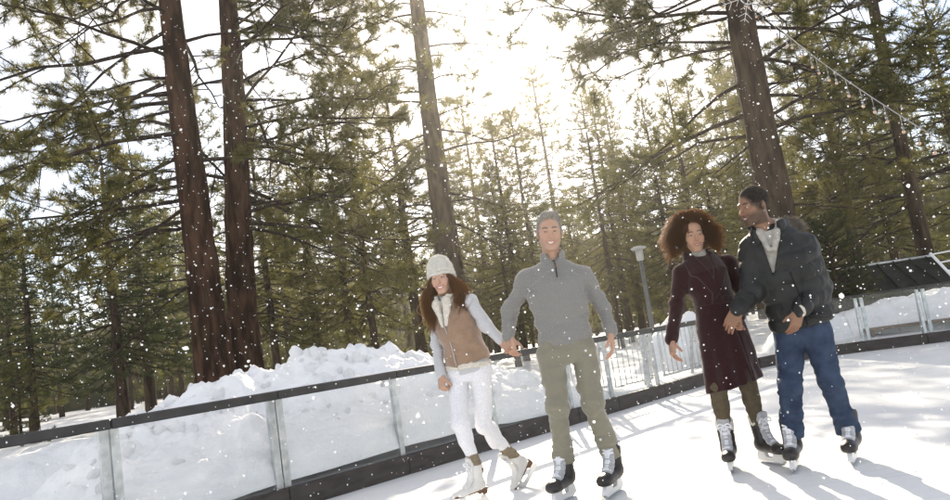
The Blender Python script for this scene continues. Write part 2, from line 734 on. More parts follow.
def place_tufts(pos, dirs, scl, T, r):
    pos, dirs, scl = np.array(pos), np.array(dirs), np.array(scl)
    dirs = dirs / (np.linalg.norm(dirs, axis=1)[:, None] + 1e-9)
    a = np.cross(dirs, r.normal(size=dirs.shape))
    a /= np.linalg.norm(a, axis=1)[:, None]
    b = np.cross(dirs, a)
    t = T[r.integers(0, len(T), len(pos))] * scl[:, None, None]
    V = pos[:, None] + t[..., :1] * a[:, None] + t[..., 1:2] * b[:, None] + t[..., 2:] * dirs[:, None]
    V = V.reshape(-1, 3)
    return V, np.arange(len(V)).reshape(-1, 3)


def trunk_mesh(path, rad, n, r, ridge=.0, m=None):
    """tapered trunk with furrowed bark relief"""
    P = spline(path, m or 40)
    rr = np.interp(np.linspace(0, 1, len(P)), np.linspace(0, 1, len(rad)), rad)
    V, F = tube(P, rr, n, True)
    if ridge:
        body = V[:len(P) * n].reshape(len(P), n, 3)
        d = body - P[:, None]
        q = np.stack([body[..., 0] * 9, body[..., 1] * 9, body[..., 2] * 2.2], -1)
        nz = fbm(q.reshape(-1, 3), 3, int(r.integers(0, 99))).reshape(len(P), n)
        body = P[:, None] + d * (1 + ridge * nz[..., None])
        V[:len(P) * n] = body.reshape(-1, 3)
    return V, F


def make_pine(seed, H, r0, lean=(0, 0), zc=3.0, L0=4.0, nl=60, style='pine', tuft=None, ts=.22, sub=.42,
              zmax=None, az=None, dead=0, trunk_n=14, ridge=.06, droop=.25, tscale=1.0, wood_sides=4, min_twig=.25, bow=0.0, extra=(), near=False, twigs=True):
    """returns trunk, wood and needle geometry of one tree, base at the origin"""
    r = np.random.default_rng(seed)
    zz = np.linspace(0, H, 9)
    wob = np.cumsum(r.normal(0, .03, (9, 2)), 0) * (H / 20)
    t = zz / H
    path = np.stack([lean[0] * t + wob[:, 0] + bow * np.sin(np.pi * t), lean[1] * t + wob[:, 1], zz - .3 * (zz == 0)], 1)
    rad = r0 * (1 - .93 * t ** 1.15) * (1 + .28 * np.exp(-zz / .5)) + .01
    trunk = trunk_mesh(path, rad, trunk_n, r, ridge, int(max(14, H * 4)) if ridge else 12)
    cx = lambda z: np.interp(z, zz, path[:, 0])
    cy = lambda z: np.interp(z, zz, path[:, 1])
    cr = lambda z: np.interp(z, zz, rad)
    wood = MB()
    pos, dirs, scl = [], [], []
    zmax = zmax or H
    limbs = []
    for i in range(nl):
        u = (i + r.uniform(0, 1)) / nl
        z = zc + (zmax - zc) * u
        tt = (z - zc) / (H - zc)
        if style == 'cone':
            L = L0 * (1 - tt) ** .75 * r.uniform(.7, 1.1) + .25
            el = R(-18 + 55 * tt + r.uniform(-8, 8))
        elif style == 'slim':
            L = L0 * (1 - tt) ** .55 * r.uniform(.55, 1.15) + .2
            el = R(-25 + 50 * tt + r.uniform(-10, 10))
        else:
            L = L0 * (.55 + .45 * math.sin(math.pi * min(1, .25 + tt * .9))) * (1 - .75 * tt ** 2) * r.uniform(.6, 1.15)
            el = R(6 + 26 * tt + r.uniform(-26, 22))
        a = r.uniform(0, 2 * np.pi) if az is None else R(az[i % len(az)] + r.uniform(-22, 22))
        if az is None:
            a = i * 2.399 + r.uniform(-.5, .5)
        limbs.append((z, L, el, a, False))
    for (z, L, el, a) in extra:
        limbs.append((z, L, R(el), R(a), False))
    for _ in range(dead):
        limbs.append((r.uniform(zc * .45, zc * 1.15), r.uniform(.3, 1.0) * L0 * .45, R(r.uniform(-25, 8)), r.uniform(0, 6.28), True))
    for z, L, el, a, is_dead in limbs:
        d0 = A(math.cos(a) * math.cos(el), math.sin(a) * math.cos(el), math.sin(el))
        side = A(-math.sin(a), math.cos(a), 0)
        st = A(cx(z), cy(z), z) + A(math.cos(a), math.sin(a), 0) * cr(z) * .6
        s = np.linspace(0, 1, 7)
        jit = np.cumsum(r.normal(0, (.085 if near else .035) * L, 7)) * s
        sag = -droop * L * (s ** 1.6) + (.12 if near else .20) * L * s ** 4
        P = st + d0 * (s * L)[:, None] + side * jit[:, None] + A(0, 0, 1) * (sag + np.cumsum(r.normal(0, (.035 if near else .015) * L, 7)) * s)[:, None]
        lr = min(.014 + .0125 * L, cr(z) * .55) * (.66 if near else 1)
        if twigs or r.uniform() < .35:
            wood.tube(P, lr * (1 - .88 * s ** .8) + .004, wood_sides, False)
        if is_dead:
            for q in (.45, .7):
                b0 = np.array([np.interp(q, s, P[:, k]) for k in range(3)])
                dd = d0 + side * r.choice([-1, 1]) * .8 + A(0, 0, r.uniform(-.4, .3))
                wood.tube(np.array([b0, b0 + dd * .16 * L, b0 + dd * .26 * L + A(0, 0, -.03)]), [lr * .4, lr * .25, .003], 3, False)
            continue
        T = np.gradient(P, axis=0)
        T /= np.linalg.norm(T, axis=1)[:, None]
        q = (.22 if near else .22) + r.uniform(0, .1)
        sg = r.choice([-1, 1])
        step = sub / max(L, .5)
        while q < 1.0:
            b0 = np.array([np.interp(q, s, P[:, k]) for k in range(3)])
            tg = np.array([np.interp(q, s, T[:, k]) for k in range(3)])
            sl = max(min_twig, L * (.12 + .36 * (1 - q) ** .8) * r.uniform(.6, 1.2))
            an = R(r.uniform(35, 68))
            sd = side * sg + A(0, 0, r.uniform(-.35, .45))
            d1 = tg * math.cos(an) + sd * math.sin(an)
            k = np.linspace(0, 1, 4)
            Q = b0 + d1 * (k * sl)[:, None] + tg * (.2 * sl * k ** 2)[:, None] + A(0, 0, 1) * (-.10 * sl * k + .22 * sl * k ** 3)[:, None]
            if near:
                sd = nrm(side * sg * r.uniform(.5, 1.1) + A(0, 0, r.uniform(-.75, .8)))
                d1 = tg * math.cos(an) + sd * math.sin(an)
                hang = r.uniform(-.45, .12)
                Q = b0 + d1 * (k * sl)[:, None] + A(0, 0, 1) * (hang * sl * k ** 1.5 + .18 * sl * k ** 3)[:, None]
                wood.tube(Q, (lr * .33) * (1 - .8 * k) + .003, 3, False)
                cl = r.uniform(.9, 1.7)
                for j in range(max(2, int(sl / ts * cl))):
                    w = r.uniform(.35, 1) if j else 1.0
                    p = np.array([np.interp(w, k, Q[:, c]) for c in range(3)])
                    dr = nrm(d1 + r.normal(0, .65, 3) + A(0, 0, .15))
                    ln = r.uniform(.06, .30)
                    e_ = p + dr * ln
                    wood.tube(np.array([p, e_]), [.006, .004], 3, False)
                    for t_ in range(int(r.integers(2, 4))):
                        pos.append(e_ - dr * .10 * t_ + r.normal(0, .02, 3))
                        dirs.append(dr + r.normal(0, .25, 3) + A(0, 0, .25))
                        scl.append(tscale * r.uniform(.7, 1.15))
                sg = -sg
                q += step * r.uniform(.6, 1.5)
                continue
            if twigs:
                wood.tube(Q, (lr * .33) * (1 - .8 * k) + .003, 3, False)
            nt = max(2, int(sl / ts))
            for j in range(nt):
                w = .28 + .72 * (j + r.uniform(.3, 1)) / nt
                w = min(w, 1)
                p = np.array([np.interp(w, k, Q[:, c]) for c in range(3)])
                off = r.normal(0, .35, 3)
                off[2] = abs(off[2]) * .6
                spur = r.uniform(.0, .5) * ts
                dr = d1 + off * 1.3 + A(0, 0, .3)
                dr = dr / np.linalg.norm(dr)
                pos.append(p + dr * spur)
                dirs.append(dr)
                scl.append(tscale * r.uniform(.75, 1.2))
            sg = -sg
            q += step * r.uniform(.7, 1.3)
        for w in (.93, 1.0):
            pos.append(np.array([np.interp(w, s, P[:, c]) for c in range(3)]))
            dirs.append(T[-1] + A(0, 0, .4))
            scl.append(tscale * 1.1)
    if style in ('cone', 'slim'):
        for j in range(6):
            z = H - j * .22
            pos.append(A(cx(z), cy(z), z))
            dirs.append(A(r.normal(0, .4), r.normal(0, .4), 1))
            scl.append(tscale * .9)
    nv, nf = place_tufts(pos, dirs, scl, tuft, r)
    return trunk, wood.get(), (nv, nf)


def put_tree(name, geo, loc, label, cat='tree', group=None, mats=('bark', 'limb', 'needle_b'), rz=0, s=1.0):
    o = empty(name, loc, rz)
    o.scale = (s, s, s)
    tag(o, label, cat, group)
    ch = []
    for nm, g, m in zip(('trunk', 'branches', 'crown'), geo, mats):
        if g is None:
            continue
        if isinstance(g, bpy.types.Mesh):
            c = bpy.data.objects.new(nm, g)
            col.objects.link(c)
            c.parent = o
        else:
            c = mk(nm, g[0], g[1], MT[m], o, smooth=nm != 'crown')
        if nm != 'trunk':
            c['kind'] = 'stuff'
        ch.append(c)
    return o, [c.data for c in ch]


def copy_tree(meshes, name, loc, label, rz, s, group=None):
    o = empty(name, loc, rz)
    o.scale = (s, s, s)
    tag(o, label, 'tree', group)
    for nm, me in zip(('trunk', 'branches', 'crown'), meshes):
        c = bpy.data.objects.new(nm, me)
        col.objects.link(c)
        c.parent = o
        if nm != 'trunk':
            c['kind'] = 'stuff'
    return o


def gz(x, y):
    return float(ground_h(np.array([x]), np.array([y]))[0])


TN = tuft_templates(32, .20, .0105, 14, (8, 100), 2, .09)       # near pine tuft
TM = tuft_templates(11, .30, .034, 10, (15, 85), 3, .16)       # middle distance
TF = tuft_templates(8, .46, .085, 10, (15, 85), 4, .25)        # far trees

NEAR = [
    # name, seed, x, y, kwargs, label
    ('pine_tree', 21, -5.46, 15.0, dict(H=19, r0=.355, lean=(-.20, 0), zc=4.2, L0=4.9, nl=33, zmax=11.5, ts=.21, sub=.31, near=True, droop=.33, dead=7, tuft=TN, trunk_n=48, ridge=.075,
                                      az=(180, 205, 150, 170, 230, 195, 0, 185, 90, 270, 160, 215)),
     'thick reddish pine trunk at left, the leftward leaning one of a close pair', ('bark_red', 'limb', 'needle_a')),
    ('pine_tree', 22, -5.22, 16.2, dict(H=20, r0=.33, lean=(1.05, .2), zc=4.1, L0=4.6, nl=40, zmax=12, ts=.21, sub=.31, near=True, droop=.33, dead=7, tuft=TN, trunk_n=44, ridge=.075,
                                      az=(0, 20, 330, 350, 45, 10, 180, 300, 90, 340, 15, 30)),
     'reddish pine trunk at left, the right hand one of a close pair', ('bark_red', 'limb', 'needle_a')),
    ('pine_tree', 23, -.90, 21.5, dict(H=22, r0=.36, lean=(.35, 0), zc=4.2, L0=3.1, nl=42, zmax=14.5, ts=.22, sub=.33, near=True, droop=.33, dead=14, tuft=TN, trunk_n=26, ridge=.05,
                                      az=(180, 0, 200, 170, 20, 340, 270, 190, 90)),
     'tall pine with bare broken limbs rising behind the woman in the knit hat', ('bark', 'limb', 'needle_a')),
    ('pine_tree', 24, 5.78, 14.2, dict(H=19, r0=.33, lean=(.15, 0), zc=4.0, L0=4.2, nl=40, zmax=10.5, ts=.21, sub=.31, near=True, droop=.33, dead=8, tuft=TN, trunk_n=44, ridge=.075,
                                      extra=((5.9, 3.0, 8, 172), (6.5, 3.3, 2, 184), (7.1, 3.2, 0, 168), (7.7, 3.4, -4, 180), (8.3, 3.2, -6, 190), (6.8, 2.8, -8, 196)),
                                      az=(172, 0, 345, 165, 20, 330, 30, 178, 300, 0, 10, 60)),
     'big dark pine rising behind the man in the puffer jacket', ('bark', 'limb', 'needle_b')),
    ('pine_tree', 25, 10.6, 18.0, dict(H=18, r0=.18, lean=(.1, 0), zc=2.8, L0=4.2, nl=46, zmax=11, ts=.22, sub=.33, near=True, droop=.33, dead=4, tuft=TN, trunk_n=20, ridge=.04,
                                      az=(180, 200, 160, 0, 230, 300, 190, 170)),
     'leaning pine with golden foliage at the right edge above the dark shed', ('bark', 'limb', 'needle_a')),
]
for nm, sd, x, y, kw, lab, ms in NEAR:
    put_tree(nm, make_pine(sd, **kw), (x, y, gz(x, y) - .05), lab, mats=ms)

# middle-distance trees: six grown variants, copied with shared meshes
VAR = {}
for key, sd, ms, kw in (
    ('fir_a', 31, ('bark', 'limb', 'needle_b'), dict(H=14, r0=.20, zc=2.9, L0=2.6, nl=140, style='cone', ts=.26, sub=.40)),
    ('fir_b', 32, ('bark', 'limb', 'needle_c'), dict(H=11, r0=.21, zc=2.5, L0=2.4, nl=125, style='cone', ts=.24, sub=.36)),
    ('slim_a', 33, ('bark', 'limb', 'needle_a'), dict(H=16, r0=.19, zc=2.8, L0=2.1, nl=150, style='slim', ts=.26, sub=.40)),
    ('slim_b', 34, ('bark', 'limb', 'needle_a'), dict(H=15, r0=.17, zc=3.4, L0=2.3, nl=120, style='slim', ts=.27, sub=.42, dead=10)),
    ('pine_a', 35, ('bark', 'limb', 'needle_a'), dict(H=13, r0=.22, zc=3.2, L0=3.0, nl=95, style='pine', ts=.25, sub=.40, dead=8)),
    ('pine_b', 36, ('bark_red', 'limb', 'needle_b'), dict(H=15, r0=.26, zc=4.2, L0=3.2, nl=90, style='pine', ts=.25, sub=.40, dead=10)),
):
    VAR[key] = (make_pine(sd, tuft=TM, trunk_n=10, ridge=.03, wood_sides=3, **kw), ms)
GOT = {}


def mid_tree(key, x, y, h, label, rz, group='trees of the pine wood behind the rink', name='pine_tree'):
    geo, ms = VAR[key]
    H = geo[0][0][:, 2].max()
    s = h / H
    z = gz(x, y) - .05
    if key not in GOT:
        o, GOT[key] = put_tree(name, geo, (x, y, z), label, 'tree', group, ms, rz, s)
    else:
        copy_tree(GOT[key], name, (x, y, z), label, rz, s, group)


# key, X, Y, height, rotation, label
MID = [
    ('fir_b', -11.3, 23.0, 9.6, .3, 'dark fir with a thick straight stem left of the paired trunks'),
    ('pine_b', -9.9, 26.5, 13.0, 1.1, 'slender brown pine between the dark fir and the paired trunks'),
    ('fir_b', -14.6, 24.0, 7.6, 2.2, 'short dark fir near the left edge beneath a white cloud'),
    ('fir_a', -17.2, 27.0, 8.0, .7, 'dark fir cut off by the left edge of the picture'),
    ('fir_b', -13.6, 30.0, 10.6, 4.4, 'dark fir behind the thick stemmed fir at left'),
    ('fir_a', -7.6, 27.0, 11.0, 3.0, 'green fir filling the gap just left of the paired trunks'),
    ('pine_a', -6.2, 27.5, 10.5, .4, 'bushy pine directly behind the paired reddish trunks'),
    ('fir_a', -4.7, 26.0, 11.0, 5.1, 'green fir just right of the paired reddish trunks'),
    ('slim_b', -3.6, 24.0, 11.0, 1.9, 'slim olive pine over the highest lump of the snow heap'),
    ('pine_a', -2.4, 27.0, 12.0, 2.7, 'bushy olive pine left of the tall trunk with bare limbs'),
    ('slim_a', .35, 36.0, 12.8, .2, 'narrow pointed pine right beneath the glare of the sun'),
    ('slim_b', -.6, 30.0, 10.5, 3.6, 'low olive pine above the knit hat'),
    ('slim_a', 1.35, 29.0, 9.8, 4.0, 'olive pine between the knit hat and the grey haired man'),
    ('slim_b', 4.95, 44.0, 16.8, 5.6, 'tall sparse pine with bare stem rising over the grey haired man'),
    ('fir_a', 2.5, 33.0, 11.0, 2.0, 'golden green fir behind the grey haired man'),
    ('slim_a', 6.2, 33.0, 11.6, 1.2, 'pointed pine above the small lamp post'),
    ('slim_b', 5.0, 29.0, 10.2, .9, 'slim pine directly behind the lamp post'),
    ('slim_a', 7.4, 36.0, 12.0, 2.9, 'pointed pine left of the curly haired woman, farther back'),
    ('fir_a', 7.6, 29.5, 9.6, 3.9, 'golden fir just left of the curly hair'),
    ('pine_a', 9.4, 32.0, 11.0, 5.0, 'bushy pine above the curly haired woman'),
    ('slim_a', 11.2, 35.0, 11.8, 4.7, 'slim pine between the curly hair and the big dark trunk'),
    ('fir_a', 9.3, 24.0, 7.8, 1.5, 'low green fir right of the big dark trunk'),
    ('pine_b', 13.0, 26.0, 11.5, .5, 'brown stemmed pine behind the dark shed'),
    ('pine_a', 11.3, 22.5, 9.0, 3.3, 'golden bushy pine over the dark shed roof'),
    ('fir_a', 15.4, 28.0, 11.0, 2.5, 'green fir at the right edge behind the leaning pine'),
    ('pine_a', 14.9, 22.5, 10.0, .1, 'bushy pine cut off by the right edge of the picture'),
    ('slim_b', 13.2, 34.0, 14.0, 1.7, 'slim pine far behind the dark shed'),
    ('fir_a', 0.9, 26.0, 7.2, 4.9, 'low fir showing between the first man and the woman in the vest'),
]
for key, x, y, h, rz, lab in MID:
    mid_tree(key, x, y, h, lab, rz)

# the far wood reads as one mass
r = np.random.default_rng(5)
far_geo = [make_pine(50 + k, H=13, r0=.16, zc=zc, L0=2.3, nl=40, style=st, tuft=TF, ts=.5, sub=.7, trunk_n=5, ridge=0, wood_sides=3, dead=5, tscale=1.15, twigs=False)
           for k, (st, zc) in enumerate((('slim', 2.2), ('cone', 1.2), ('slim', 3.2)))]
tr, cr_ = MB(), MB()
for k in range(185):
    u = r.uniform(-1, 1)
    y = r.uniform(38, 75)
    x = u * (y * .80 + 4) + .03 * y
    g = far_geo[k % 3]
    s = r.uniform(.7, 1.12)
    # the wood is lower where the sun breaks through
    s *= 1 - .36 * math.exp(-((x / y - .05) / .22) ** 2)
    a = r.uniform(0, 6.28)
    M3 = np.array([[math.cos(a), -math.sin(a), 0], [math.sin(a), math.cos(a), 0], [0, 0, 1]]) * s
    o = A(x, y, gz(x, y) - .1)
    for q, dst in ((g[0], tr), (g[1], tr), (g[2], cr_)):
        dst.add(q[0] @ M3.T + o, q[1])
wood = empty('far_wood', (0, 50, 0))
wood.location = (0, 0, 0)
tag(wood, 'mass of distant pines closing the background behind the rink', 'wood', kind='stuff')
tr.build('trunks', MT['bark'], wood)['kind'] = 'stuff'
cr_.build('crowns', MT['needle_b'], wood, False)['kind'] = 'stuff'

# wooded rise closing the view behind the wood
def hill_h(x, y):
    P = np.stack([x, y, 0 * x], -1)
    return (5.5 + 9.0 * sstep(78, 100, y)) * sstep(72, 80, y) * (1 + .25 * vnoise(P * .04, 3)) + .9 * vnoise(P * .3, 4) - 1.2


MT['wooded'] = mat('wooded_slope', (.020, .026, .011), .9, (.060, .060, .028), scale=.35, detail=8, spec=.05, bump=1.0, bscale=.8, bdist=1.0)
grid_sheet('hill', np.arange(-90, 91, 2.0), np.arange(72, 101, 1.5), hill_h, MT['wooded'])
# ------------------------------------------------------------------ implicit surfaces for people and clothing
def rc(a, b, r1, r2):
    a, b = A(*a), A(*b)
    ba = b - a
    L2 = ba @ ba + 1e-12

    def f(P):
        t = np.clip(((P - a) @ ba) / L2, 0, 1)
        return np.linalg.norm(P - a - t[:, None] * ba, axis=1) - (r1 + (r2 - r1) * t)
    return f


def ell(c, r, M=None):
    c, r = A(*c), A(*r)

    def f(P):
        q = P - c
        if M is not None:
            q = q @ M
        k0 = np.linalg.norm(q / r, axis=1)
        k1 = np.linalg.norm(q / (r * r), axis=1) + 1e-9
        return k0 * (k0 - 1) / k1
    return f


def rbox(c, h, r, M=None):
    c, h = A(*c), A(*h)

    def f(P):
        q = P - c
        if M is not None:
            q = q @ M
        q = np.abs(q) - (h - r)
        return np.linalg.norm(np.maximum(q, 0), axis=1) + np.minimum(q.max(1), 0) - r
    return f


def plane(p, n):
    p, n = A(*p), nrm(n)
    return lambda P: (P - p) @ n


def loft(C, X, a, b, e=2.3):
    """body of stacked super-ellipses: centres C, lateral axes X, half widths a, half depths b"""
    C, X = np.array(C, float), np.array(X, float)
    a, b = np.array(a, float), np.array(b, float)
    ax = nrm(C[-1] - C[0])
    ts = (C - C[0]) @ ax

    def f(P):
        t = (P - C[0]) @ ax
        tc = np.clip(t, ts[0], ts[-1])
        c = np.stack([np.interp(tc, ts, C[:, k]) for k in range(3)], 1)
        x = np.stack([np.interp(tc, ts, X[:, k]) for k in range(3)], 1)
        x -= (x @ ax)[:, None] * ax
        x /= np.linalg.norm(x, axis=1)[:, None]
        y = np.cross(ax[None], x)
        q = P - c
        aa, bb = np.interp(tc, ts, a), np.interp(tc, ts, b)
        u = np.abs((q * x).sum(1)) / aa
        v = np.abs((q * y).sum(1)) / bb
        d = ((u ** e + v ** e) ** (1 / e) - 1) * np.minimum(aa, bb)
        return np.maximum(d, np.maximum(ts[0] - t, t - ts[-1]))
    return f


def smin(a, b, k):
    if k <= 0:
        return np.minimum(a, b)
    h = np.clip(.5 + .5 * (b - a) / k, 0, 1)
    return b + (a - b) * h - k * h * (1 - h)


class SDF:
    def __init__(s):
        s.ops = []

    def u(s, f, k=.0):
        s.ops.append((0, f, k))
        return s

    def cut(s, f, k=.0):
        s.ops.append((1, f, k))
        return s

    def keep(s, f, k=.0):
        s.ops.append((2, f, k))
        return s

    def disp(s, g):
        s.ops.append((3, g, 0))
        return s

    def __call__(s, P):
        d = np.full(len(P), 9.0)
        for o, f, k in s.ops:
            if o == 0:
                d = smin(d, f(P), k)
            elif o == 1:
                d = -smin(-d, f(P), k)
            elif o == 2:
                d = -smin(-d, -f(P), k)
            else:
                d = d + f(P)
        return d


def surface(f, lo, hi, h):
    """surface nets on a sparse grid"""
    lo, hi = A(*lo), A(*hi)
    B = 4
    nb = np.maximum(np.ceil((hi - lo) / (h * B)).astype(int), 1)
    n = nb * B
    bc = np.stack(np.meshgrid(*[np.arange(k) for k in nb], indexing='ij'), -1).reshape(-1, 3)
    ctr = lo + (bc * B + (B - 1) / 2) * h
    dc = f(ctr)
    D = np.repeat(np.repeat(np.repeat(dc.reshape(nb), B, 0), B, 1), B, 2)
    act = bc[np.abs(dc) < h * B * 1.9]
    off = np.stack(np.meshgrid(*[np.arange(B)] * 3, indexing='ij'), -1).reshape(-1, 3)
    for k in range(0, len(act), 4000):
        idx = (act[k:k + 4000, None] * B + off[None]).reshape(-1, 3)
        D[idx[:, 0], idx[:, 1], idx[:, 2]] = f(lo + idx * h)
    S = D < 0
    c = S[:-1, :-1, :-1].astype(np.int8)
    cnt = np.zeros(c.shape, np.int8)
    for a in (0, 1):
        for b in (0, 1):
            for e in (0, 1):
                cnt += S[a:n[0] - 1 + a, b:n[1] - 1 + b, e:n[2] - 1 + e]
    cells = np.argwhere((cnt > 0) & (cnt < 8))
    vid = np.full(c.shape, -1, np.int64)
    vid[cells[:, 0], cells[:, 1], cells[:, 2]] = np.arange(len(cells))
    acc = np.zeros((len(cells), 3))
    num = np.zeros(len(cells))
    cor = [(a, b, e) for a in (0, 1) for b in (0, 1) for e in (0, 1)]
    for i, p in enumerate(cor):
        for q in cor[i + 1:]:
            if sum(abs(x - y) for x, y in zip(p, q)) != 1:
                continue
            d0 = D[cells[:, 0] + p[0], cells[:, 1] + p[1], cells[:, 2] + p[2]]
            d1 = D[cells[:, 0] + q[0], cells[:, 1] + q[1], cells[:, 2] + q[2]]
            m = (d0 < 0) != (d1 < 0)
            t = np.where(m, d0 / np.where(m, d0 - d1, 1), 0)
            acc += np.where(m[:, None], np.array(p) + t[:, None] * (np.array(q) - np.array(p)), 0)
            num += m
    V = lo + (cells + acc / num[:, None]) * h
    Fs = []
    for ax in range(3):
        sl0 = [slice(None)] * 3
        sl1 = [slice(None)] * 3
        sl0[ax], sl1[ax] = slice(0, n[ax] - 1), slice(1, n[ax])
        e = np.argwhere(S[tuple(sl0)] != S[tuple(sl1)])
        o1, o2 = (ax + 1) % 3, (ax + 2) % 3
        ok = (e[:, o1] > 0) & (e[:, o2] > 0) & (e[:, o1] < n[o1] - 1) & (e[:, o2] < n[o2] - 1)
        e = e[ok]
        inside = S[e[:, 0], e[:, 1], e[:, 2]]
        quad = []
        for s1, s2 in ((-1, -1), (0, -1), (0, 0), (-1, 0)):
            g = e.copy()
            g[:, o1] += s1
            g[:, o2] += s2
            quad.append(vid[g[:, 0], g[:, 1], g[:, 2]])
        quad = np.stack(quad, 1)
        quad[~inside] = quad[~inside][:, ::-1]
        Fs.append(quad)
    F = np.concatenate(Fs)
    F = F[(F >= 0).all(1)]
    return V, F


def bounds(pts, m):
    p = np.array(pts, float)
    return p.min(0) - m, p.max(0) + m


def folds(amp, sx, sz, seed, oct=3, p0=None, rad=None):
    def g(P):
        q = P * A(sx, sx, sz)
        v = amp * fbm(q + seed * 3.7, oct, seed)
        if p0 is not None:
            w = np.exp(-((np.linalg.norm(P - A(*p0), axis=1) / rad) ** 2))
            v = v * w
        return v
    return g


def rotm(yaw=0, pitch=0, roll=0):
    """local to world: yaw about Z, then nod (X), then tilt (Y), local face looks along -Y"""
    return np.array(Matrix.Rotation(yaw, 3, 'Z') @ Matrix.Rotation(pitch, 3, 'X') @ Matrix.Rotation(roll, 3, 'Y'))


def strands(paths_list, rad, sides=3, name='hair', mat_=None, parent=None, taper=.75):
    """many thin tubes of equal point count, vectorised: paths (n,m,3)"""
    Pth = np.asarray(paths_list, float)
    n, m, _ = Pth.shape
    T = np.gradient(Pth, axis=1)
    T /= np.linalg.norm(T, axis=2)[..., None] + 1e-9
    ref = A(.31, .57, .76)
    N = np.cross(T, ref)
    N /= np.linalg.norm(N, axis=2)[..., None] + 1e-9
    Bn = np.cross(T, N)
    rr = np.asarray(rad) * (1 - taper * np.linspace(0, 1, m) ** 2)
    a = np.arange(sides) * 2 * np.pi / sides
    V = Pth[:, :, None] + rr[None, :, None, None] * (np.cos(a)[None, None, :, None] * N[:, :, None] + np.sin(a)[None, None, :, None] * Bn[:, :, None])
    base = (np.arange(n) * m * sides)[:, None, None]
    i = (np.arange(m - 1) * sides)[None, :, None]
    j = np.arange(sides)[None, None]
    F = np.stack([base + i + j, base + i + (j + 1) % sides, base + i + sides + (j + 1) % sides, base + i + sides + j], -1).reshape(-1, 4)
    return mk(name, V.reshape(-1, 3), F, mat_, parent)


# ------------------------------------------------------------------ people: materials
for nm, c, c2, kw in (
    ('sweater_grey', (.205, .200, .192), (.245, .240, .230), dict(scale=320, bump=.5, bscale=260, rough=.9, spec=.1, sheen=.3)),
    ('trousers_olive', (.205, .192, .142), (.240, .225, .170), dict(scale=240, bump=.35, bscale=150, rough=.85, spec=.15, sheen=.4)),
    ('vest_tan', (.255, .165, .108), (.315, .205, .138), dict(scale=16, bump=.35, bscale=120, rough=.8, spec=.2, sheen=.6)),
    ('fleece_cream', (.60, .55, .46), (.74, .70, .62), dict(scale=60, bump=.8, bscale=140, rough=.95, spec=.05, sheen=.4)),
    ('knit_pale', (.50, .50, .52), (.58, .58, .60), dict(scale=220, bump=.5, bscale=220, rough=.9, spec=.1, sheen=.6)),
    ('knit_hat', (.56, .54, .48), (.68, .66, .60), dict(scale=40, bump=.6, bscale=160, rough=.95, spec=.05, sheen=.3)),
    ('leggings_white', (.68, .68, .72), (.82, .82, .85), dict(scale=170, detail=1.0, bump=.3, bscale=150, rough=.8, spec=.15, contrast=(.42, .58))),
    ('sock_tan', (.20, .16, .115), (.26, .21, .15), dict(scale=30, bump=.4, bscale=160, rough=.9, spec=.1)),
    ('coat_burgundy', (.017, .0045, .006), (.030, .0075, .0105), dict(scale=160, bump=.3, bscale=380, rough=.95, spec=.05, sheen=.25)),
    ('leggings_olive', (.078, .062, .040), (.10, .080, .052), dict(scale=30, bump=.3, bscale=120, rough=.85, spec=.15)),
    ('puffer_slate', (.0085, .0095, .010), (.016, .018, .019), dict(scale=9, bump=.5, bscale=34, rough=.5, spec=.28, bdist=.012)),
    ('hoodie_grey', (.33, .31, .28), (.42, .40, .36), dict(scale=40, bump=.5, bscale=200, rough=.92, spec=.1)),
    ('denim', (.020, .032, .062), (.046, .068, .115), dict(scale=12, bump=.4, bscale=140, rough=.85, spec=.15, contrast=(.3, .7))),
    ('tee_black', (.012, .012, .013), (.02, .02, .021), dict(scale=20, rough=.9, spec=.1)),
    ('leather_black', (.012, .010, .010), (.028, .023, .022), dict(scale=14, bump=.2, bscale=80, rough=.42, spec=.45)),
    ('leather_white', (.62, .60, .57), (.74, .72, .69), dict(scale=10, bump=.2, bscale=60, rough=.45, spec=.4)),
    ('lace_white', (.70, .71, .75), (.82, .82, .85), dict(scale=60, rough=.8, spec=.2)),
    ('tongue_grey', (.34, .34, .36), (.42, .42, .44), dict(scale=30, rough=.8, spec=.2)),
    ('plastic_white', (.72, .72, .72), None, dict(rough=.35, spec=.5)),
    ('steel', (.62, .63, .64), None, dict(rough=.2, metal=1.0)),
    ('sole_brown', (.12, .065, .035), (.17, .09, .05), dict(scale=14, rough=.5, spec=.4)),
    ('leather_pull', (.16, .08, .04), None, dict(rough=.5)),
    ('zip_metal', (.45, .45, .46), None, dict(rough=.3, metal=.9)),
    ('tooth', (.78, .76, .70), None, dict(rough=.3, spec=.5)),
    ('fur', (.30, .26, .22), (.52, .47, .41), dict(scale=25, rough=.9, spec=.1, trans=.45)),
    ('hair_grey', (.14, .128, .112), (.33, .31, .275), dict(scale=200, stretch=(1, .25, 1), rough=.6, spec=.3, bump=.6, bscale=190)),
    ('hair_brown', (.062, .033, .017), (.140, .078, .040), dict(scale=25, rough=.45, spec=.4, trans=.55, tcol=(.78, .50, .24))),
    ('hair_curly', (.010, .006, .004), (.026, .014, .008), dict(scale=25, rough=.5, spec=.35, trans=.42, tcol=(.80, .48, .20))),
    ('hair_black', (.008, .0065, .0055), (.017, .013, .010), dict(scale=60, rough=.7, spec=.2, bump=.8, bscale=220)),
    ('gold', (.7, .45, .18), None, dict(rough=.25, metal=1.0)),
):
    MT[nm] = mat(nm, c, c2=c2, **kw)


def skin_mat(name):
    m = mat(name, (.93, .93, .93), .5, (1.0, 1.0, 1.0), scale=30, spec=.35, attr=True, bump=.08, bscale=120)
    b = m.node_tree.nodes['Principled BSDF']
    b.inputs['Subsurface Weight'].default_value = .12
    b.inputs['Subsurface Radius'].default_value = (.012, .005, .003)
    b.inputs['Subsurface Scale'].default_value = .6
    return m


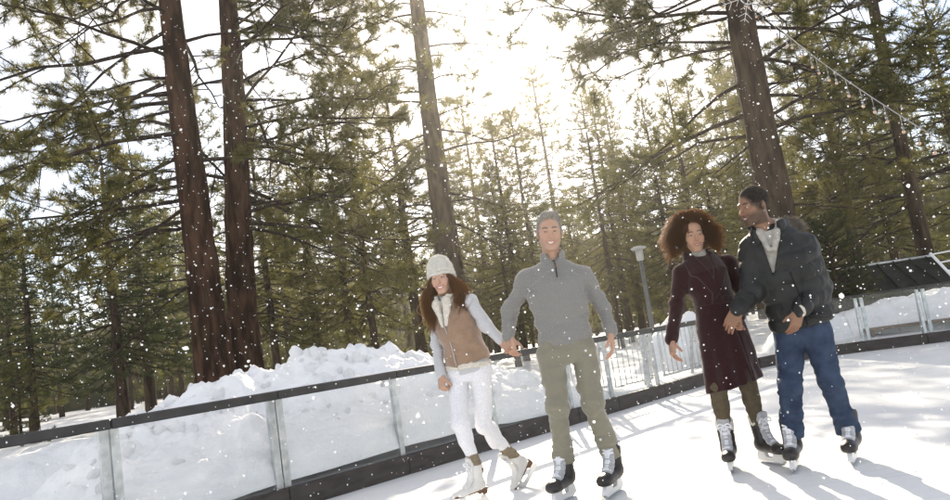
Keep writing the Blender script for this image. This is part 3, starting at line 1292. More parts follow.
MT['skin'] = skin_mat('skin')
MT['eye'] = mat('eye', (1, 1, 1), .15, attr=True, spec=.6)


# ------------------------------------------------------------------ head, hands, feet
def head_sdf(fem=False, smile=.8, nose=1.0, jaw=1.0):
    s = SDF()
    s.u(ell((0, .014, .032), (.077, .097, .090)))
    s.u(ell((0, -.022, -.036), (.061 if not fem else .058, .070, .086)), .03)
    for x in (-1, 1):
        s.u(rc((x * .046 * jaw, .0, -.056), (x * .02, -.064, -.099), .018, .016), .022)
        s.u(ell((x * .041, -.058, -.024), (.024, .022, .020)), .02)
        s.u(ell((x * .037, -.070, -.046), (.018, .016, .018)), .018)
    s.u(rc((-.011, -.074, -.102), (.011, -.074, -.102), .017, .017), .016)
    s.u(rc((-.036, -.078, .021), (.036, -.078, .021), .013 if not fem else .010, .013 if not fem else .010), .014)
    for x in (-1, 1):
        s.cut(ell((x * .031, -.102, .003), (.019, .018, .013)), .012)
    s.u(rc((0, -.086, .010), (0, -.107 - .004 * nose, -.030), .0065, .0105 * nose), .010)
    for x in (-1, 1):
        s.u(ell((x * .0115 * nose, -.096, -.034), (.0075, .010, .0075)), .006)
        s.cut(ell((x * .006, -.108, -.041), (.003, .004, .003)), .002)
    s.u(ell((0, -.074, -.066), (.034, .022, .026)), .014)
    # a smiling mouth laid on the surface: corners up, opening with teeth behind
    def on(x, z, d=0.0):
        ys = np.linspace(-.125, -.05, 151)
        v = s(np.stack([np.full(151, x), ys, np.full(151, z)], 1))
        return (x, float(ys[np.argmax(v < 0)]) + d, z)
    w = .0335 if smile > .6 else .028
    dr = .0125 * smile
    for x in (-1, 1):                      # creases from nose to mouth corners
        s.cut(rc(on(x * .020, -.041, -.0005), on(x * .036, -.060, -.0005), .0022, .0016), .006)
    xs = np.linspace(-1, 1, 7)
    up = [on(x * w, -.0600 + .0045 * abs(x) ** 1.5, .0008) for x in xs]
    lo = [on(x * w, -.0555 - (.0115 + dr) * (1 - abs(x) ** 2.2), .0008) for x in xs]
    mid = [tuple((A(*u) + A(*l)) / 2) for u, l in zip(up, lo)]
    hh = [max(.0, (u[2] - l[2]) / 2 - .0022) for u, l in zip(up, lo)]
    if smile:
        for i in range(0, 6):
            s.cut(rc(mid[i], mid[i + 1], max(hh[i], .0006), max(hh[i + 1], .0006)), .001)
    for L, r_ in ((up, .0030), (lo, .0038)):
        for i, (a, b) in enumerate(zip(L[:-1], L[1:])):
            s.u(rc(a, b, r_ * (.55 if i == 0 else 1), r_ * (.55 if i == 5 else 1)), .0022)
    for x in (-1, 1):
        # lids around the eyeball
        sp = ell((x * .031, -.0775, .003), (.0145, .0145, .0145))
        s.u(lambda P, sp=sp: np.maximum(sp(P), .0026 - np.abs(P[:, 2] - .0025)), .004)
        # ears
        s.u(ell((x * .076, .014, -.008), (.010, .020, .032), np.array(Matrix.Rotation(x * .35, 3, 'Z'))), .006)
        s.cut(ell((x * .085, .008, -.004), (.006, .010, .016)), .004)
    nw = .044 if fem else .055
    s.u(rc((0, .018, -.075), (0, .036, -.19), nw, nw * 1.05), .03)
    lips = (up, lo, mid)
    return s, lips


def face_colour(V, skin, lip, brow, lips, beard=None, blush=.12, fem=False):
    """albedo painted on skin: lips, brows, beard, lash line"""
    C = np.tile(A(*skin), (len(V), 1))
    x, y, z = V.T
    front = y < -.03

    def mixc(w, c):
        C[:] = C * (1 - w[:, None]) + A(*c) * w[:, None]
    ch = np.exp(-(((np.abs(x) - .042) / .022) ** 2 + ((z + .03) / .022) ** 2)) * front
    mixc(ch * blush, A(*skin) * A(1.05, .62, .55))
    mixc(np.exp(-((x / .014) ** 2 + ((z + .034) / .012) ** 2)) * (y < -.09) * .25, A(*skin) * A(1.0, .65, .55))
    if beard is not None:
        bc, amt, moust = beard
        n = fbm(V * 180, 2, 5) * .5 + .5
        jl = sstep(-.018, -.060, z) * sstep(.045, .02, y) * (1 - np.exp(-((x / .026) ** 2 + ((z + .036) / .024) ** 2)))
        side = sstep(.052, .062, np.abs(x)) * sstep(.030, .0, z) * sstep(.014, .006, y) * sstep(-.050, -.025, y)
        mo = moust * np.exp(-((x / .026) ** 2 + ((z + .0515) / .006) ** 2)) * (y < -.07)
        neck = sstep(-.118, -.128, z)
        w = np.clip(np.maximum(np.maximum(jl * (1 - neck), side * .8), mo), 0, 1) ** .9 * amt * (.75 + .25 * n)
        mixc(w, bc)
    d = np.full(len(V), 9.0)
    for L in lips[:2]:
        for a, b in zip(L[:-1], L[1:]):
            d = np.minimum(d, rc(a, b, 0, 0)(V))
    mixc(sstep(.0050, .0034, d) * (y < -.06) * .75, lip)
    # inside of the mouth
    arch = .0245 + .004 * np.cos((np.abs(x) - .03) / .02 * 1.5)
    bw = .0045 if not fem else .0032
    w = np.exp(-((z - arch) / bw) ** 2) * sstep(.010, .016, np.abs(x)) * sstep(.052, .044, np.abs(x)) * (y < -.05)
    mixc(np.clip(w * 1.3, 0, .92), brow)
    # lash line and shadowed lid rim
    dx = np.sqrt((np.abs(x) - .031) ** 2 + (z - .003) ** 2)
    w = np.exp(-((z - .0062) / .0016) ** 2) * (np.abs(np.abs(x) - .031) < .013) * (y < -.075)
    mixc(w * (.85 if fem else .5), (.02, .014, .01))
    return np.clip(C, 0, 1)


def hand_sdf(M, o, side, pose, size=1.0, grip=None):
    """hand in world axes; local: fingers -Z, palm faces -Y, thumb towards +X * side.  pose: curl angles"""
    s = SDF()

    def w(p):
        return o + M @ (A(p[0] * side, p[1], p[2]) * size)
    Mx = M @ np.diag([side, 1, 1])
    s.u(rc(w((0, 0, .012)), w((0, 0, -.005)), .026 * size, .026 * size))
    s.u(rbox(w((.001, 0, -.052)), A(.040, .0145, .050) * size, .013 * size, Mx), .016 * size)
    s.u(rc(w((.024, -.008, -.022)), w((.036, -.012, -.05)), .016 * size, .012 * size), .014 * size)
    c0, c1, c2, spread = pose[:4]
    fx = ((.030, .074, .0088), (.0105, .083, .0090), (-.0095, .077, .0086), (-.028, .060, .0076))
    for k, (x, L, r_) in enumerate(fx):
        p = A(x, -.001, -.098 + abs(x) * .16)
        ang = 0
        yaw = spread * (x / .03)
        rr = r_
        for q, (f, c) in enumerate(((.46, c0 + k * .06), (.31, c1 + k * .05), (.24, c2))):
            ang += c
            d = A(math.sin(yaw) * math.cos(ang), -math.sin(ang), -math.cos(ang) * math.cos(yaw))
            p2 = p + d * L * f
            s.u(rc(w(p), w(p2), rr * size, rr * .91 * size), .0035 * size if q else .006 * size)
            p, rr = p2, rr * .91
    t = pose[4] if len(pose) > 4 else .5
    p = A(.033, -.010, -.036)
    d1 = nrm(A(.62 * (1 - .5 * t), -.25 - .55 * t, -.72))
    p2 = p + d1 * .040
    d2 = nrm(d1 + A(-.35 * t, -.1 - .3 * t, -.35))
    p3 = p2 + d2 * .032
    s.u(rc(w(p), w(p2), .0118 * size, .0103 * size), .008 * size)
    s.u(rc(w(p2), w(p3), .0102 * size, .0085 * size), .003 * size)
    pts = [w((sx * .06, sy * .06, z)) for sx in (-1, 1) for sy in (-1, 1) for z in (.08, -.2)]
    return s, pts


def hand_frame(wr, tip, palm):
    """columns x,y,z with -z along wrist->tip and -y along the palm direction"""
    z = -nrm(A(*tip) - A(*wr))
    y = -A(*palm)
    y = nrm(y - (y @ z) * z)
    return np.stack([np.cross(y, z), y, z], 1)


def place(V, M, o):
    return V @ M.T + A(*o)


def skate(parent, loc, yaw, pitch=0.0, roll=0.0, kind='hockey', size=1.0, cuff=False, label=None, bow=True):
    """loc: point on the ice under the ankle (or blade contact); y local = toe"""
    M = np.array(Matrix.Rotation(yaw, 3, 'Z') @ Matrix.Rotation(pitch, 3, 'X') @ Matrix.Rotation(roll, 3, 'Y')) * size
    fig = kind == 'figure'
    s = SDF()
    if fig:
        s.u(rc((0, -.020, .15), (0, -.034, .29), .047, .050))
        s.u(rc((0, -.030, .125), (0, .10, .098), .043, .036), .03)
        s.u(ell((0, .135, .094), (.037, .060, .029)), .03)
        s.u(ell((0, -.045, .13), (.038, .038, .05)), .02)
        s.keep(lambda P: -(P[:, 2] - (.074 + .028 * sstep(.05, -.05, P[:, 1]))), .006)
    else:
        s.u(rc((0, -.022, .135), (0, -.036, .262), .050, .056))
        s.u(rc((0, -.030, .118), (0, .11, .100), .045, .041), .03)
        s.u(ell((0, .150, .103), (.045, .056, .038)), .025)
        s.u(ell((0, -.052, .125), (.042, .040, .05)), .02)
        s.u(ell((0, -.066, .275), (.035, .016, .045)), .02)       # tendon guard
        s.keep(lambda P: -(P[:, 2] - .078), .006)
        # seam between toe cap and quarter
        s.disp(lambda P: .0025 * np.exp(-((P[:, 1] - .105 - .10 * (P[:, 2] - .1)) / .004) ** 2))
    s.keep(plane((0, 0, .29), (0, -.22, 1)) if fig else plane((0, -.03, .285), (0, -.10, 1)), .006)
    V, F = surface(s, (-.09, -.13, .05), (.09, .24, .34), .0058)
    root = mk('skate', place(V, M, loc), F, MT['leather_white' if fig else 'leather_black'], parent)
    if label:
        root['label'] = label
    # tongue with laces up the front
    def front(t):
        # point on the instep line, t 0 at the toe end .. 1 at the top, and its outward normal
        pl = np.array([(0, .105, .133), (0, .060, .156), (0, .030, .195), (0, .020, .245), (0, .014, .29)]) if not fig else \
            np.array([(0, .085, .128), (0, .050, .150), (0, .026, .190), (0, .018, .240), (0, .014, .285)])
        k = np.linspace(0, 1, len(pl))
        p = np.array([np.interp(t, k, pl[:, c]) for c in range(3)])
        q = np.array([np.interp(min(1, t + .05), k, pl[:, c]) for c in range(3)]) - np.array([np.interp(max(0, t - .05), k, pl[:, c]) for c in range(3)])
        q = nrm(q)
        return p, A(0, q[2], -q[1])
    tn = SDF()
    tm = 1.0 if bow else .72               # trousers cover the top of the tongue
    tp = [front(t)[0] for t in np.linspace(0, tm, 6)]
    for a, b in zip(tp[:-1], tp[1:]):
        tn.u(lambda P, f=rc(a, b, .016, .016): f(P * A(.62, 1, 1)), .01)
    ext = tp[-1] + A(0, .012, .035)
    if bow:
        tn.u(lambda P, f=rc(tp[-1], ext, .017, .015): f(P * A(.5, 1, 1)), .01)
    tn.disp(lambda P: -.004 + 0 * P[:, 0])
    V, F = surface(tn, (-.06, -.05, .09), (.06, .15, .36), .005)
    mk('tongue', place(V, M, loc), F, MT['leather_white' if fig else 'tongue_grey'], root)
    lb = MB()
    nl = 7
    for i in range(nl):
        t0 = .04 + (.9 if bow else .62) * i / (nl - 1)
        p, nv = front(t0)
        t1 = min(t0 + .11, 1.0)
        p2, nv2 = front(t1)
        w = .027 + .005 * i / nl
        for sgn in (-1, 1):
            a = p + nv * .006 + A(sgn * w, 0, 0)
            m1 = (p + p2) / 2 + nv * .0205
            b = p2 + nv2 * .006 + A(-sgn * w, 0, 0)
            lb.tube(spline([a, m1, b], 6), .0058, 5)
        lb.tube(spline([p + A(-w, 0, 0) + nv * .006, p + nv * .019, p + A(w, 0, 0) + nv * .006], 6), .0058, 5)
    pt, nt = front(1.0 if fig else .98)
    for sgn in (-1, 1) if bow else ():                             # bow loops
        lb.tube(spline([pt + nt * .016, pt + nt * .035 + A(sgn * .03, 0, .008), pt + nt * .03 + A(sgn * .045, 0, -.018), pt + nt * .018 + A(sgn * .006, 0, -.006)], 10), .0058, 5)
        lb.tube(spline([pt + nt * .016, pt + nt * .03 + A(sgn * .02, 0, -.03), pt + nt * .018 + A(sgn * .028, 0, -.065)], 8), .0038, 5)
    V, F = lb.get()
    mk('laces', place(V, M, loc), F, MT['lace_white'], root)
    if cuff:
        c = SDF().u(rc((0, -.036, .275), (0, -.037, .292), .060, .060)).disp(folds(.004, 60, 60, 3))
        V, F = surface(c, (-.09, -.12, .2), (.09, .06, .37), .006)
        mk('fleece_cuff', place(V, M, loc), F, MT['fleece_cream'], root)

    def extr(prof, t, name, mt):
        prof = np.array(prof, float)
        n = len(prof)
        V = np.concatenate([np.stack([np.full(n, sx * t), prof[:, 0], prof[:, 1]], 1) for sx in (-1, 1)])
        me = bpy.data.meshes.new(name)
        fs = [list(range(n)), list(range(2 * n - 1, n - 1, -1))] + [[i, i + n, (i + 1) % n + n, (i + 1) % n] for i in range(n)]
        me.from_pydata([tuple(v) for v in place(V, M, loc)], [], fs)
        me.materials.append(MT[mt])
        ob = bpy.data.objects.new(name, me)
        col.objects.link(ob)
        ob.parent = root
        return ob
    if fig:
        extr([(-.085, .076), (.0, .082), (.05, .078), (.10, .074), (.17, .073), (.185, .080), (.17, .090), (.06, .092), (-.02, .108), (-.085, .108)], .033, 'sole', 'sole_brown')
        extr([(-.082, .060), (-.030, .060), (-.026, .078), (-.082, .076)], .028, 'heel', 'sole_brown')
        extr([(-.10, .000), (.10, .0), (.16, .012), (.185, .032), (.17, .040), (.14, .030), (.135, .074), (.09, .074), (.075, .034), (-.03, .034), (-.045, .062), (-.075, .062), (-.085, .030), (-.105, .014)], .0022, 'blade', 'steel')
    else:
        extr([(-.105, .020), (.165, .020), (.190, .034), (.180, .050), (.165, .079), (.085, .079), (.068, .046), (.0, .046), (-.018, .079), (-.085, .079), (-.100, .050)], .013, 'blade_holder', 'plastic_white')
        extr([(-.118, .018), (-.100, .004), (-.06, .0), (.12, .0), (.165, .005), (.195, .024), (.190, .030), (.16, .024), (-.112, .024)], .0018, 'blade', 'steel')
    return root


class Person:
    def __init__(s, loc, label):
        s.root = empty('person', loc)
        s.o = A(*loc)
        tag(s.root, label, 'person')
        s.V, s.F, s.C, s.n = [], [], [], 0

    def J(s, d):
        s.j = {k: A(*v) - s.o for k, v in d.items()}
        return s.j

    def add_body(s, V, F, C):
        s.V.append(V)
        s.F.append(F + s.n)
        s.C.append(np.broadcast_to(C, (len(V), 3)))
        s.n += len(V)

    def finish(s):
        return mk('body', np.concatenate(s.V), [np.concatenate(s.F)], MT['skin'], s.root, color=np.concatenate(s.C))

    def garment(s, name, sdf, lo, hi, h, m, parent=None):
        V, F = surface(sdf, lo, hi, h)
        return mk(name, V, F, MT[m], parent or s.root)

    def head(s, c, yaw, pitch, roll, scale, skin, lip, brow, fem=False, smile=.8, beard=None, iris=(.05, .03, .02), nose=1.0, jaw=1.0, scalp=None):
        M = rotm(yaw, pitch, roll) * scale
        s.hM, s.hc = M, A(*c)
        sd, lips = head_sdf(fem, smile, nose, jaw)
        V, F = surface(sd, (-.11, -.14, -.21), (.11, .13, .14), .0038)
        C = face_colour(V, skin, lip, brow, lips, beard, fem=fem)
        if scalp:                             # thin growth at the edge of the hair
            wS = sstep(.013, .001, scalp[0](V) + .003 * fbm(V * 220, 2, 4))[:, None] * .85
            C = C * (1 - wS) + A(*scalp[1]) * wS
        s.add_body(place(V, M, c), F, C)
        # eyes
        for x in (-1, 1):
            n1, n2 = 10, 14
            th = np.linspace(.02, math.pi - .02, n1)[:, None]
            ph = np.linspace(0, 2 * math.pi, n2, endpoint=False)[None]
            E = np.stack([np.sin(th) * np.cos(ph), -np.cos(th) + 0 * ph, np.sin(th) * np.sin(ph)], -1).reshape(-1, 3)
            EF = np.array([[i * n2 + k, i * n2 + (k + 1) % n2, (i + 1) * n2 + (k + 1) % n2, (i + 1) * n2 + k] for i in range(n1 - 1) for k in range(n2)])
            ec = np.where((E[:, 1] < -.80)[:, None], A(*iris), A(.34, .31, .29))
            ec = np.where((E[:, 1] < -.97)[:, None], A(.004, .004, .004), ec)
            mk('eye', place(E * .0128 + A(x * .031, -.0778, .003), M, c), EF, MT['eye'], s.root, color=ec)
        if smile:
            T = np.array(spline(np.array(lips[0])[0:7], 13))
            B = np.array(spline(np.array(lips[1])[0:7], 13))
            V = np.concatenate([T + A(0, .0030, .001), T * .22 + B * .78 + A(0, .0034, 0)])
            V = np.concatenate([V, V + A(0, .005, 0)])
            F4 = np.array([[i, i + 1, i + 14, i + 13] for i in range(12)])
            mk('teeth', place(V, M, c), [F4, F4[:, ::-1] + 26], MT['tooth'], s.root)


    def hl(s, p):
        """head-local to person space"""
        return s.hc + s.hM @ A(*p)


SKIN_A, SKIN_B, SKIN_C = (.49, .300, .212), (.39, .228, .152), (.24, .130, .078)
J_m1 = dict(pelvis=(0.500, 4.950, 0.941), waist=(0.497, 4.940, 1.092), chest=(0.493, 4.920, 1.323), neck=(0.496, 4.940, 1.498), head=(0.502, 4.900, 1.720), shR=(0.307, 4.950, 1.440), shL=(0.673, 4.920, 1.409), elR=(0.179, 5.020, 1.248), elL=(0.779, 4.960, 1.176), wrR=(0.131, 5.020, 1.068), wrL=(0.788, 4.880, 0.995), hR=(0.142, 5.020, 0.960), hL=(0.780, 4.860, 0.855), hipR=(0.395, 4.950, 0.949), hipL=(0.592, 4.950, 0.940), knR=(0.370, 4.870, 0.590), knL=(0.601, 4.860, 0.557), anR=(0.366, 4.950, 0.202), anL=(0.671, 4.920, 0.194))
J_w1 = dict(pelvis=(-0.167, 5.270, 0.911), waist=(-0.181, 5.250, 1.053), chest=(-0.207, 5.250, 1.210), neck=(-0.242, 5.270, 1.371), head=(-0.263, 5.240, 1.557), shR=(-0.330, 5.320, 1.323), shL=(-0.085, 5.190, 1.358), elR=(-0.364, 5.330, 1.086), elL=(-0.002, 5.150, 1.164), wrR=(-0.360, 5.230, 0.872), wrL=(0.089, 5.090, 1.047), hR=(-0.363, 5.200, 0.792), hL=(0.137, 5.030, 0.973), hipR=(-0.248, 5.300, 0.894), hipL=(-0.085, 5.230, 0.893), knR=(-0.273, 5.170, 0.545), knL=(-0.118, 5.280, 0.490), anR=(-0.209, 5.210, 0.243), anL=(0.051, 5.510, 0.227))
J_w2 = dict(pelvis=(1.563, 5.120, 0.944), waist=(1.545, 5.100, 1.096), chest=(1.519, 5.100, 1.250), neck=(1.493, 5.120, 1.415), head=(1.475, 5.070, 1.578), shR=(1.363, 5.100, 1.336), shL=(1.710, 5.160, 1.359), elR=(1.300, 5.120, 1.113), elL=(1.778, 5.200, 1.101), wrR=(1.193, 5.020, 0.884), wrL=(1.635, 4.945, .975), hR=(1.186, 5.000, 0.799), hL=(1.548, 4.845, .905), hipR=(1.474, 5.120, 0.903), hipL=(1.640, 5.150, 0.899), knR=(1.451, 5.050, 0.534), knL=(1.659, 5.080, 0.521), anR=(1.471, 5.130, 0.221), anL=(1.698, 5.130, 0.215))
J_m2 = dict(pelvis=(2.014, 4.890, 0.846), waist=(2.007, 4.880, 1.028), chest=(1.939, 4.840, 1.257), neck=(1.899, 4.840, 1.514), head=(1.819, 4.810, 1.666), shR=(1.800, 4.920, 1.400), shL=(2.082, 4.800, 1.369), elR=(1.740, 4.860, 1.132), elL=(2.138, 4.840, 1.084), wrR=(1.575, 4.760, 1.023), wrL=(1.907, 4.640, 0.962), hR=(1.497, 4.780, 0.914), hL=(1.841, 4.640, 0.818), hipR=(1.935, 4.920, 0.878), hipL=(2.062, 4.840, 0.870), knR=(1.828, 4.800, 0.519), knL=(2.070, 4.780, 0.509), anR=(1.803, 4.880, 0.141), anL=(2.157, 4.840, 0.126))


def limb(s, a, b, c, r, k=.02):
    s.u(rc(a, b, r[0], r[1]), k)
    s.u(rc(b, c, r[2], r[3]), k)


def lerp(a, b, t):
    return a + (b - a) * t


def base_body(p, skin, sh=1.0, fem=False):
    """neck-to-ankle body under the clothes"""
    j = p.j
    s = SDF()
    x = nrm(j['shL'] - j['shR'])
    xh = nrm(j['hipL'] - j['hipR'])
    w = .9 if fem else 1.0
    s.u(loft([lerp(j['pelvis'], j['waist'], -.5), j['pelvis'], j['waist'], j['chest'], lerp(j['chest'], j['neck'], .75)], [xh, xh, x, x, x],
             [.12 * w, .145 * w, .118 * w, .145 * w, .10 * w], [.085 * w, .10 * w, .085 * w, .10 * w, .065 * w]))
    s.u(rc(j['neck'] + A(0, .0, -.05), j['neck'] + A(0, 0, .03), .05 * w, .045 * w), .03)
    for q in 'RL':
        s.u(rc(j['neck'], j['sh' + q] + A(0, 0, -.02), .040 * w, .038 * w), .03)
        limb(s, j['sh' + q] + A(0, 0, -.02), j['el' + q], j['wr' + q], np.array([.038, .031, .031, .026]) * w)
        limb(s, j['hip' + q], j['kn' + q], j['an' + q], np.array([.062, .040, .040, .030]) * w)
    pts = list(j.values())
    lo, hi = bounds(pts, .14)
    V, F = surface(s, lo, hi, .018)
    p.add_body(V, F, A(*skin))


def put_hand(p, q, side, palm, pose, size, skin):
    j = p.j
    M = hand_frame(j['wr' + q], j['h' + q], palm)
    s, pts = hand_sdf(M, j['wr' + q], side, pose, size)
    lo, hi = bounds(pts, .02)
    V, F = surface(s, lo, hi, .0040)
    loc = (V - j['wr' + q]) @ M
    C = np.tile(A(*skin), (len(V), 1))
    kn = sstep(-.08, -.15, loc[:, 2])[:, None]
    C = C * (1 - .22 * kn * A(0, .6, .7))
    p.add_body(V, F, C)


def quilt(axis_a, axis_b, spacing, amp):
    """rows of down-filled baffles along an axis"""
    a, b = A(*axis_a), A(*axis_b)
    d = nrm(b - a)

    def g(P):
        t = ((P - a) @ d) / spacing + .12 * vnoise(P * 9, 4)
        return -amp * (np.abs(np.sin(np.pi * t)) ** .45 - .6)
    return g


# ================================================================== the man in the grey sweater
def man_sweater():
    p = Person((.50, 4.93, 0), 'grey haired man in a grey quarter zip sweater and olive trousers, holding hands')
    j = p.J(J_m1)
    base_body(p, SKIN_A)
    h = SDF().u(ell((0, .018, .036), (.0805, .101, .096)))
    h.u(ell((.006, -.030, .112), (.052, .050, .022)), .03)                     # swept-up front
    h.cut(ell((0, -.100, .004), (.060, .074, .098)), .022)                     # forehead
    for x in (-1, 1):
        h.cut(ell((x * .045, -.094, .034), (.030, .052, .060)), .020)          # receding temples
        h.cut(ell((x * .066, -.075, -.015), (.026, .052, .060)), .014)
        h.cut(ell((x * .088, .014, -.012), (.022, .026, .034)), .008)
        h.cut(ell((x * .085, -.05, -.085), (.03, .05, .06)), .008)
    h.keep(plane((0, .03, -.055), (0, .35, -1)), .01)
    h.disp(lambda P: .004 * fbm(P * A(120, 40, 120), 2, 3))
    p.head(j['head'] + A(0, 0, -.014), R(-3), R(7), R(4), 1.02, SKIN_A, (.42, .19, .15), (.10, .085, .07), smile=.9, beard=((.33, .23, .18), .4, .6), jaw=1.05, scalp=(h, (.22, .19, .16)))
    put_hand(p, 'R', -1, (.5, .75, 0), (.55, .6, .4, .02, .6), 1.0, SKIN_A)
    put_hand(p, 'L', 1, (-.75, .1, 0), (.28, .38, .25, .05, .3), 1.0, SKIN_A)
    p.finish()
    # hair: short and grey
    M, c = p.hM, p.hc
    V, F = surface(h, (-.11, -.13, -.12), (.11, .14, .16), .004)
    hair = mk('hair', place(V, M, c), F, MT['hair_grey'], p.root)
    r = np.random.default_rng(1)
    sel = V[r.integers(0, len(V), 2500)]
    sel = sel[sel[:, 2] > -.03]
    n_ = sel - A(0, .018, .0)
    n_ /= np.linalg.norm(n_, axis=1)[:, None]
    t = np.linspace(0, 1, 4)[None, :, None]
    dirs = n_ * .45 + A(0, .55, .25) + r.normal(0, .3, n_.shape)
    P = sel[:, None] + dirs[:, None] * t * r.uniform(.005, .013, len(sel))[:, None, None]
    strands(place(P.reshape(-1, 3), M, c).reshape(P.shape), .0007, 3, 'hair_strands', MT['hair_grey'], hair)
    # sweater
    x = nrm(j['shL'] - j['shR'])
    s = SDF()
    hem = lerp(j['pelvis'], j['waist'], .10)
    up = lerp(j['chest'], j['neck'], .55)
    s.u(loft([hem - A(0, 0, .03), hem + A(0, 0, .05), j['waist'], lerp(j['waist'], j['chest'], .6), j['chest'] + A(0, 0, .05), up, j['neck'] + A(0, .01, 0)], [x] * 7,
             [.168, .182, .174, .186, .190, .155, .078], [.118, .132, .126, .132, .128, .105, .074], 2.4))
    for q in 'RL':
        s.u(rc(lerp(j['neck'], j['sh' + q], .15) + A(0, 0, -.005), j['sh' + q] + A(0, 0, -.014), .054, .056), .05)
        cuff = lerp(j['el' + q], j['wr' + q], .93)
        limb(s, j['sh' + q] + A(0, 0, -.012), j['el' + q], cuff, (.060, .050, .049, .040), .030)
        s.u(rc(lerp(j['el' + q], j['wr' + q], .80), lerp(j['el' + q], j['wr' + q], .98), .042, .037), .010)
    s.disp(folds(.011, 8, 13, 5))
    for q in 'RL':
        s.disp(folds(.017, 15, 24, 7, 2, j['el' + q], .15))
        arm = lerp(j['sh' + q], j['chest'], .38)
        s.disp(folds(.014, 20, 14, 9, 2, arm + A(0, 0, -.06), .12))
    s.disp(folds(.015, 7, 24, 15, 2, hem + A(0, 0, .09), .20))
    # ribbed hem band
    s.disp(lambda P: np.where(P[:, 2] < hem[2] + .035, .006 + .0022 * np.sin(np.arctan2(P[:, 1] - hem[1], P[:, 0] - hem[0]) * 70), 0) * (np.abs(P[:, 0] - hem[0]) < .23))
    s.cut(lambda P: (P[:, 2] - (hem[2] - .028)) + 9 * ((np.abs(P[:, 0] - hem[0]) > .215)), .006)
    lo, hi = bounds([j[k] for k in ('pelvis', 'shR', 'shL', 'elR', 'elL', 'wrR', 'wrL', 'neck')], .20)
    sw = p.garment('sweater', s, lo, hi, .0085, 'sweater_grey')
    # stand collar, open at the front
    c0 = j['neck'] + A(.003, -.002, -.020)
    g = SDF().u(loft([c0 + A(0, .012, 0), c0 + A(0, -.004, .100)], [x, x], [.086, .079], [.080, .077], 2.0))
    g.cut(loft([c0 + A(0, .012, -.02), c0 + A(0, -.004, .12)], [x, x], [.072, .067], [.066, .065], 2.0), .004)
    g.cut(rc(c0 + A(0, -.09, -.015), c0 + A(0, -.09, .11), .006, .058), .006)
    g.disp(folds(.004, 22, 22, 2))
    V, F = surface(g, c0 - .13, c0 + .16, .006)
    mk('collar', V, F, MT['sweater_grey'], sw)
    zt, zb = c0 + A(.001, -.083, .02), j['chest'] + A(.0, -.136, .075)
    MB().tube(spline([zt, lerp(zt, zb, .5) + A(0, -.012, 0), zb + A(0, -.003, 0)], 8), .0045, 6).build('zip', MT['tee_black'], sw)
    MB().box(lerp(zt, zb, .30) + A(.001, -.019, 0), (.011, .006, .036), None, .003).build('zip_pull', MT['leather_pull'], sw)
    t = SDF().u(loft([j['neck'] + A(0, -.006, -.035), j['neck'] + A(0, -.012, .022)], [x, x], [.056, .060], [.050, .058], 2.0))
    V, F = surface(t, j['neck'] - .14, j['neck'] + .14, .007)
    mk('undershirt', V, F, MT['tee_black'], p.root)
    # trousers
    s = SDF()
    xh = nrm(j['hipL'] - j['hipR'])
    s.u(loft([j['pelvis'] + A(0, .0, -.10), j['pelvis'] + A(0, 0, -.02), j['pelvis'] + A(0, 0, .10)], [xh] * 3, [.150, .176, .165], [.105, .122, .112], 2.4))
    for q in 'RL':
        bt = lerp(j['kn' + q], j['an' + q], .90)
        limb(s, j['hip' + q] + A(0, 0, -.03), j['kn' + q], bt, (.094, .068, .065, .056), .03)
        s.u(rc(lerp(j['kn' + q], j['an' + q], .6), bt, .058, .062), .03)
        s.disp(folds(.013, 11, 44, 21 + ord(q), 2, bt + A(0, 0, .05), .13))
        s.disp(folds(.010, 13, 34, 25 + ord(q), 2, j['kn' + q], .17))
    s.disp(folds(.010, 10, 12, 17))
    s.disp(folds(.015, 16, 22, 29, 2, j['pelvis'] + A(0, -.1, -.08), .15))
    for q in 'RL':
        bt = lerp(j['kn' + q], j['an' + q], .93)
        d = nrm(j['an' + q] - j['kn' + q])
        s.cut(lambda P, b=bt, d=d: np.maximum(-((P - b) @ d), np.linalg.norm(P - b, axis=1) - .2), .005)
    lo, hi = bounds([j[k] for k in ('pelvis', 'hipR', 'hipL', 'knR', 'knL', 'anR', 'anL')], .2)
    p.garment('trousers', s, lo, hi, .0085, 'trousers_olive')
    return p


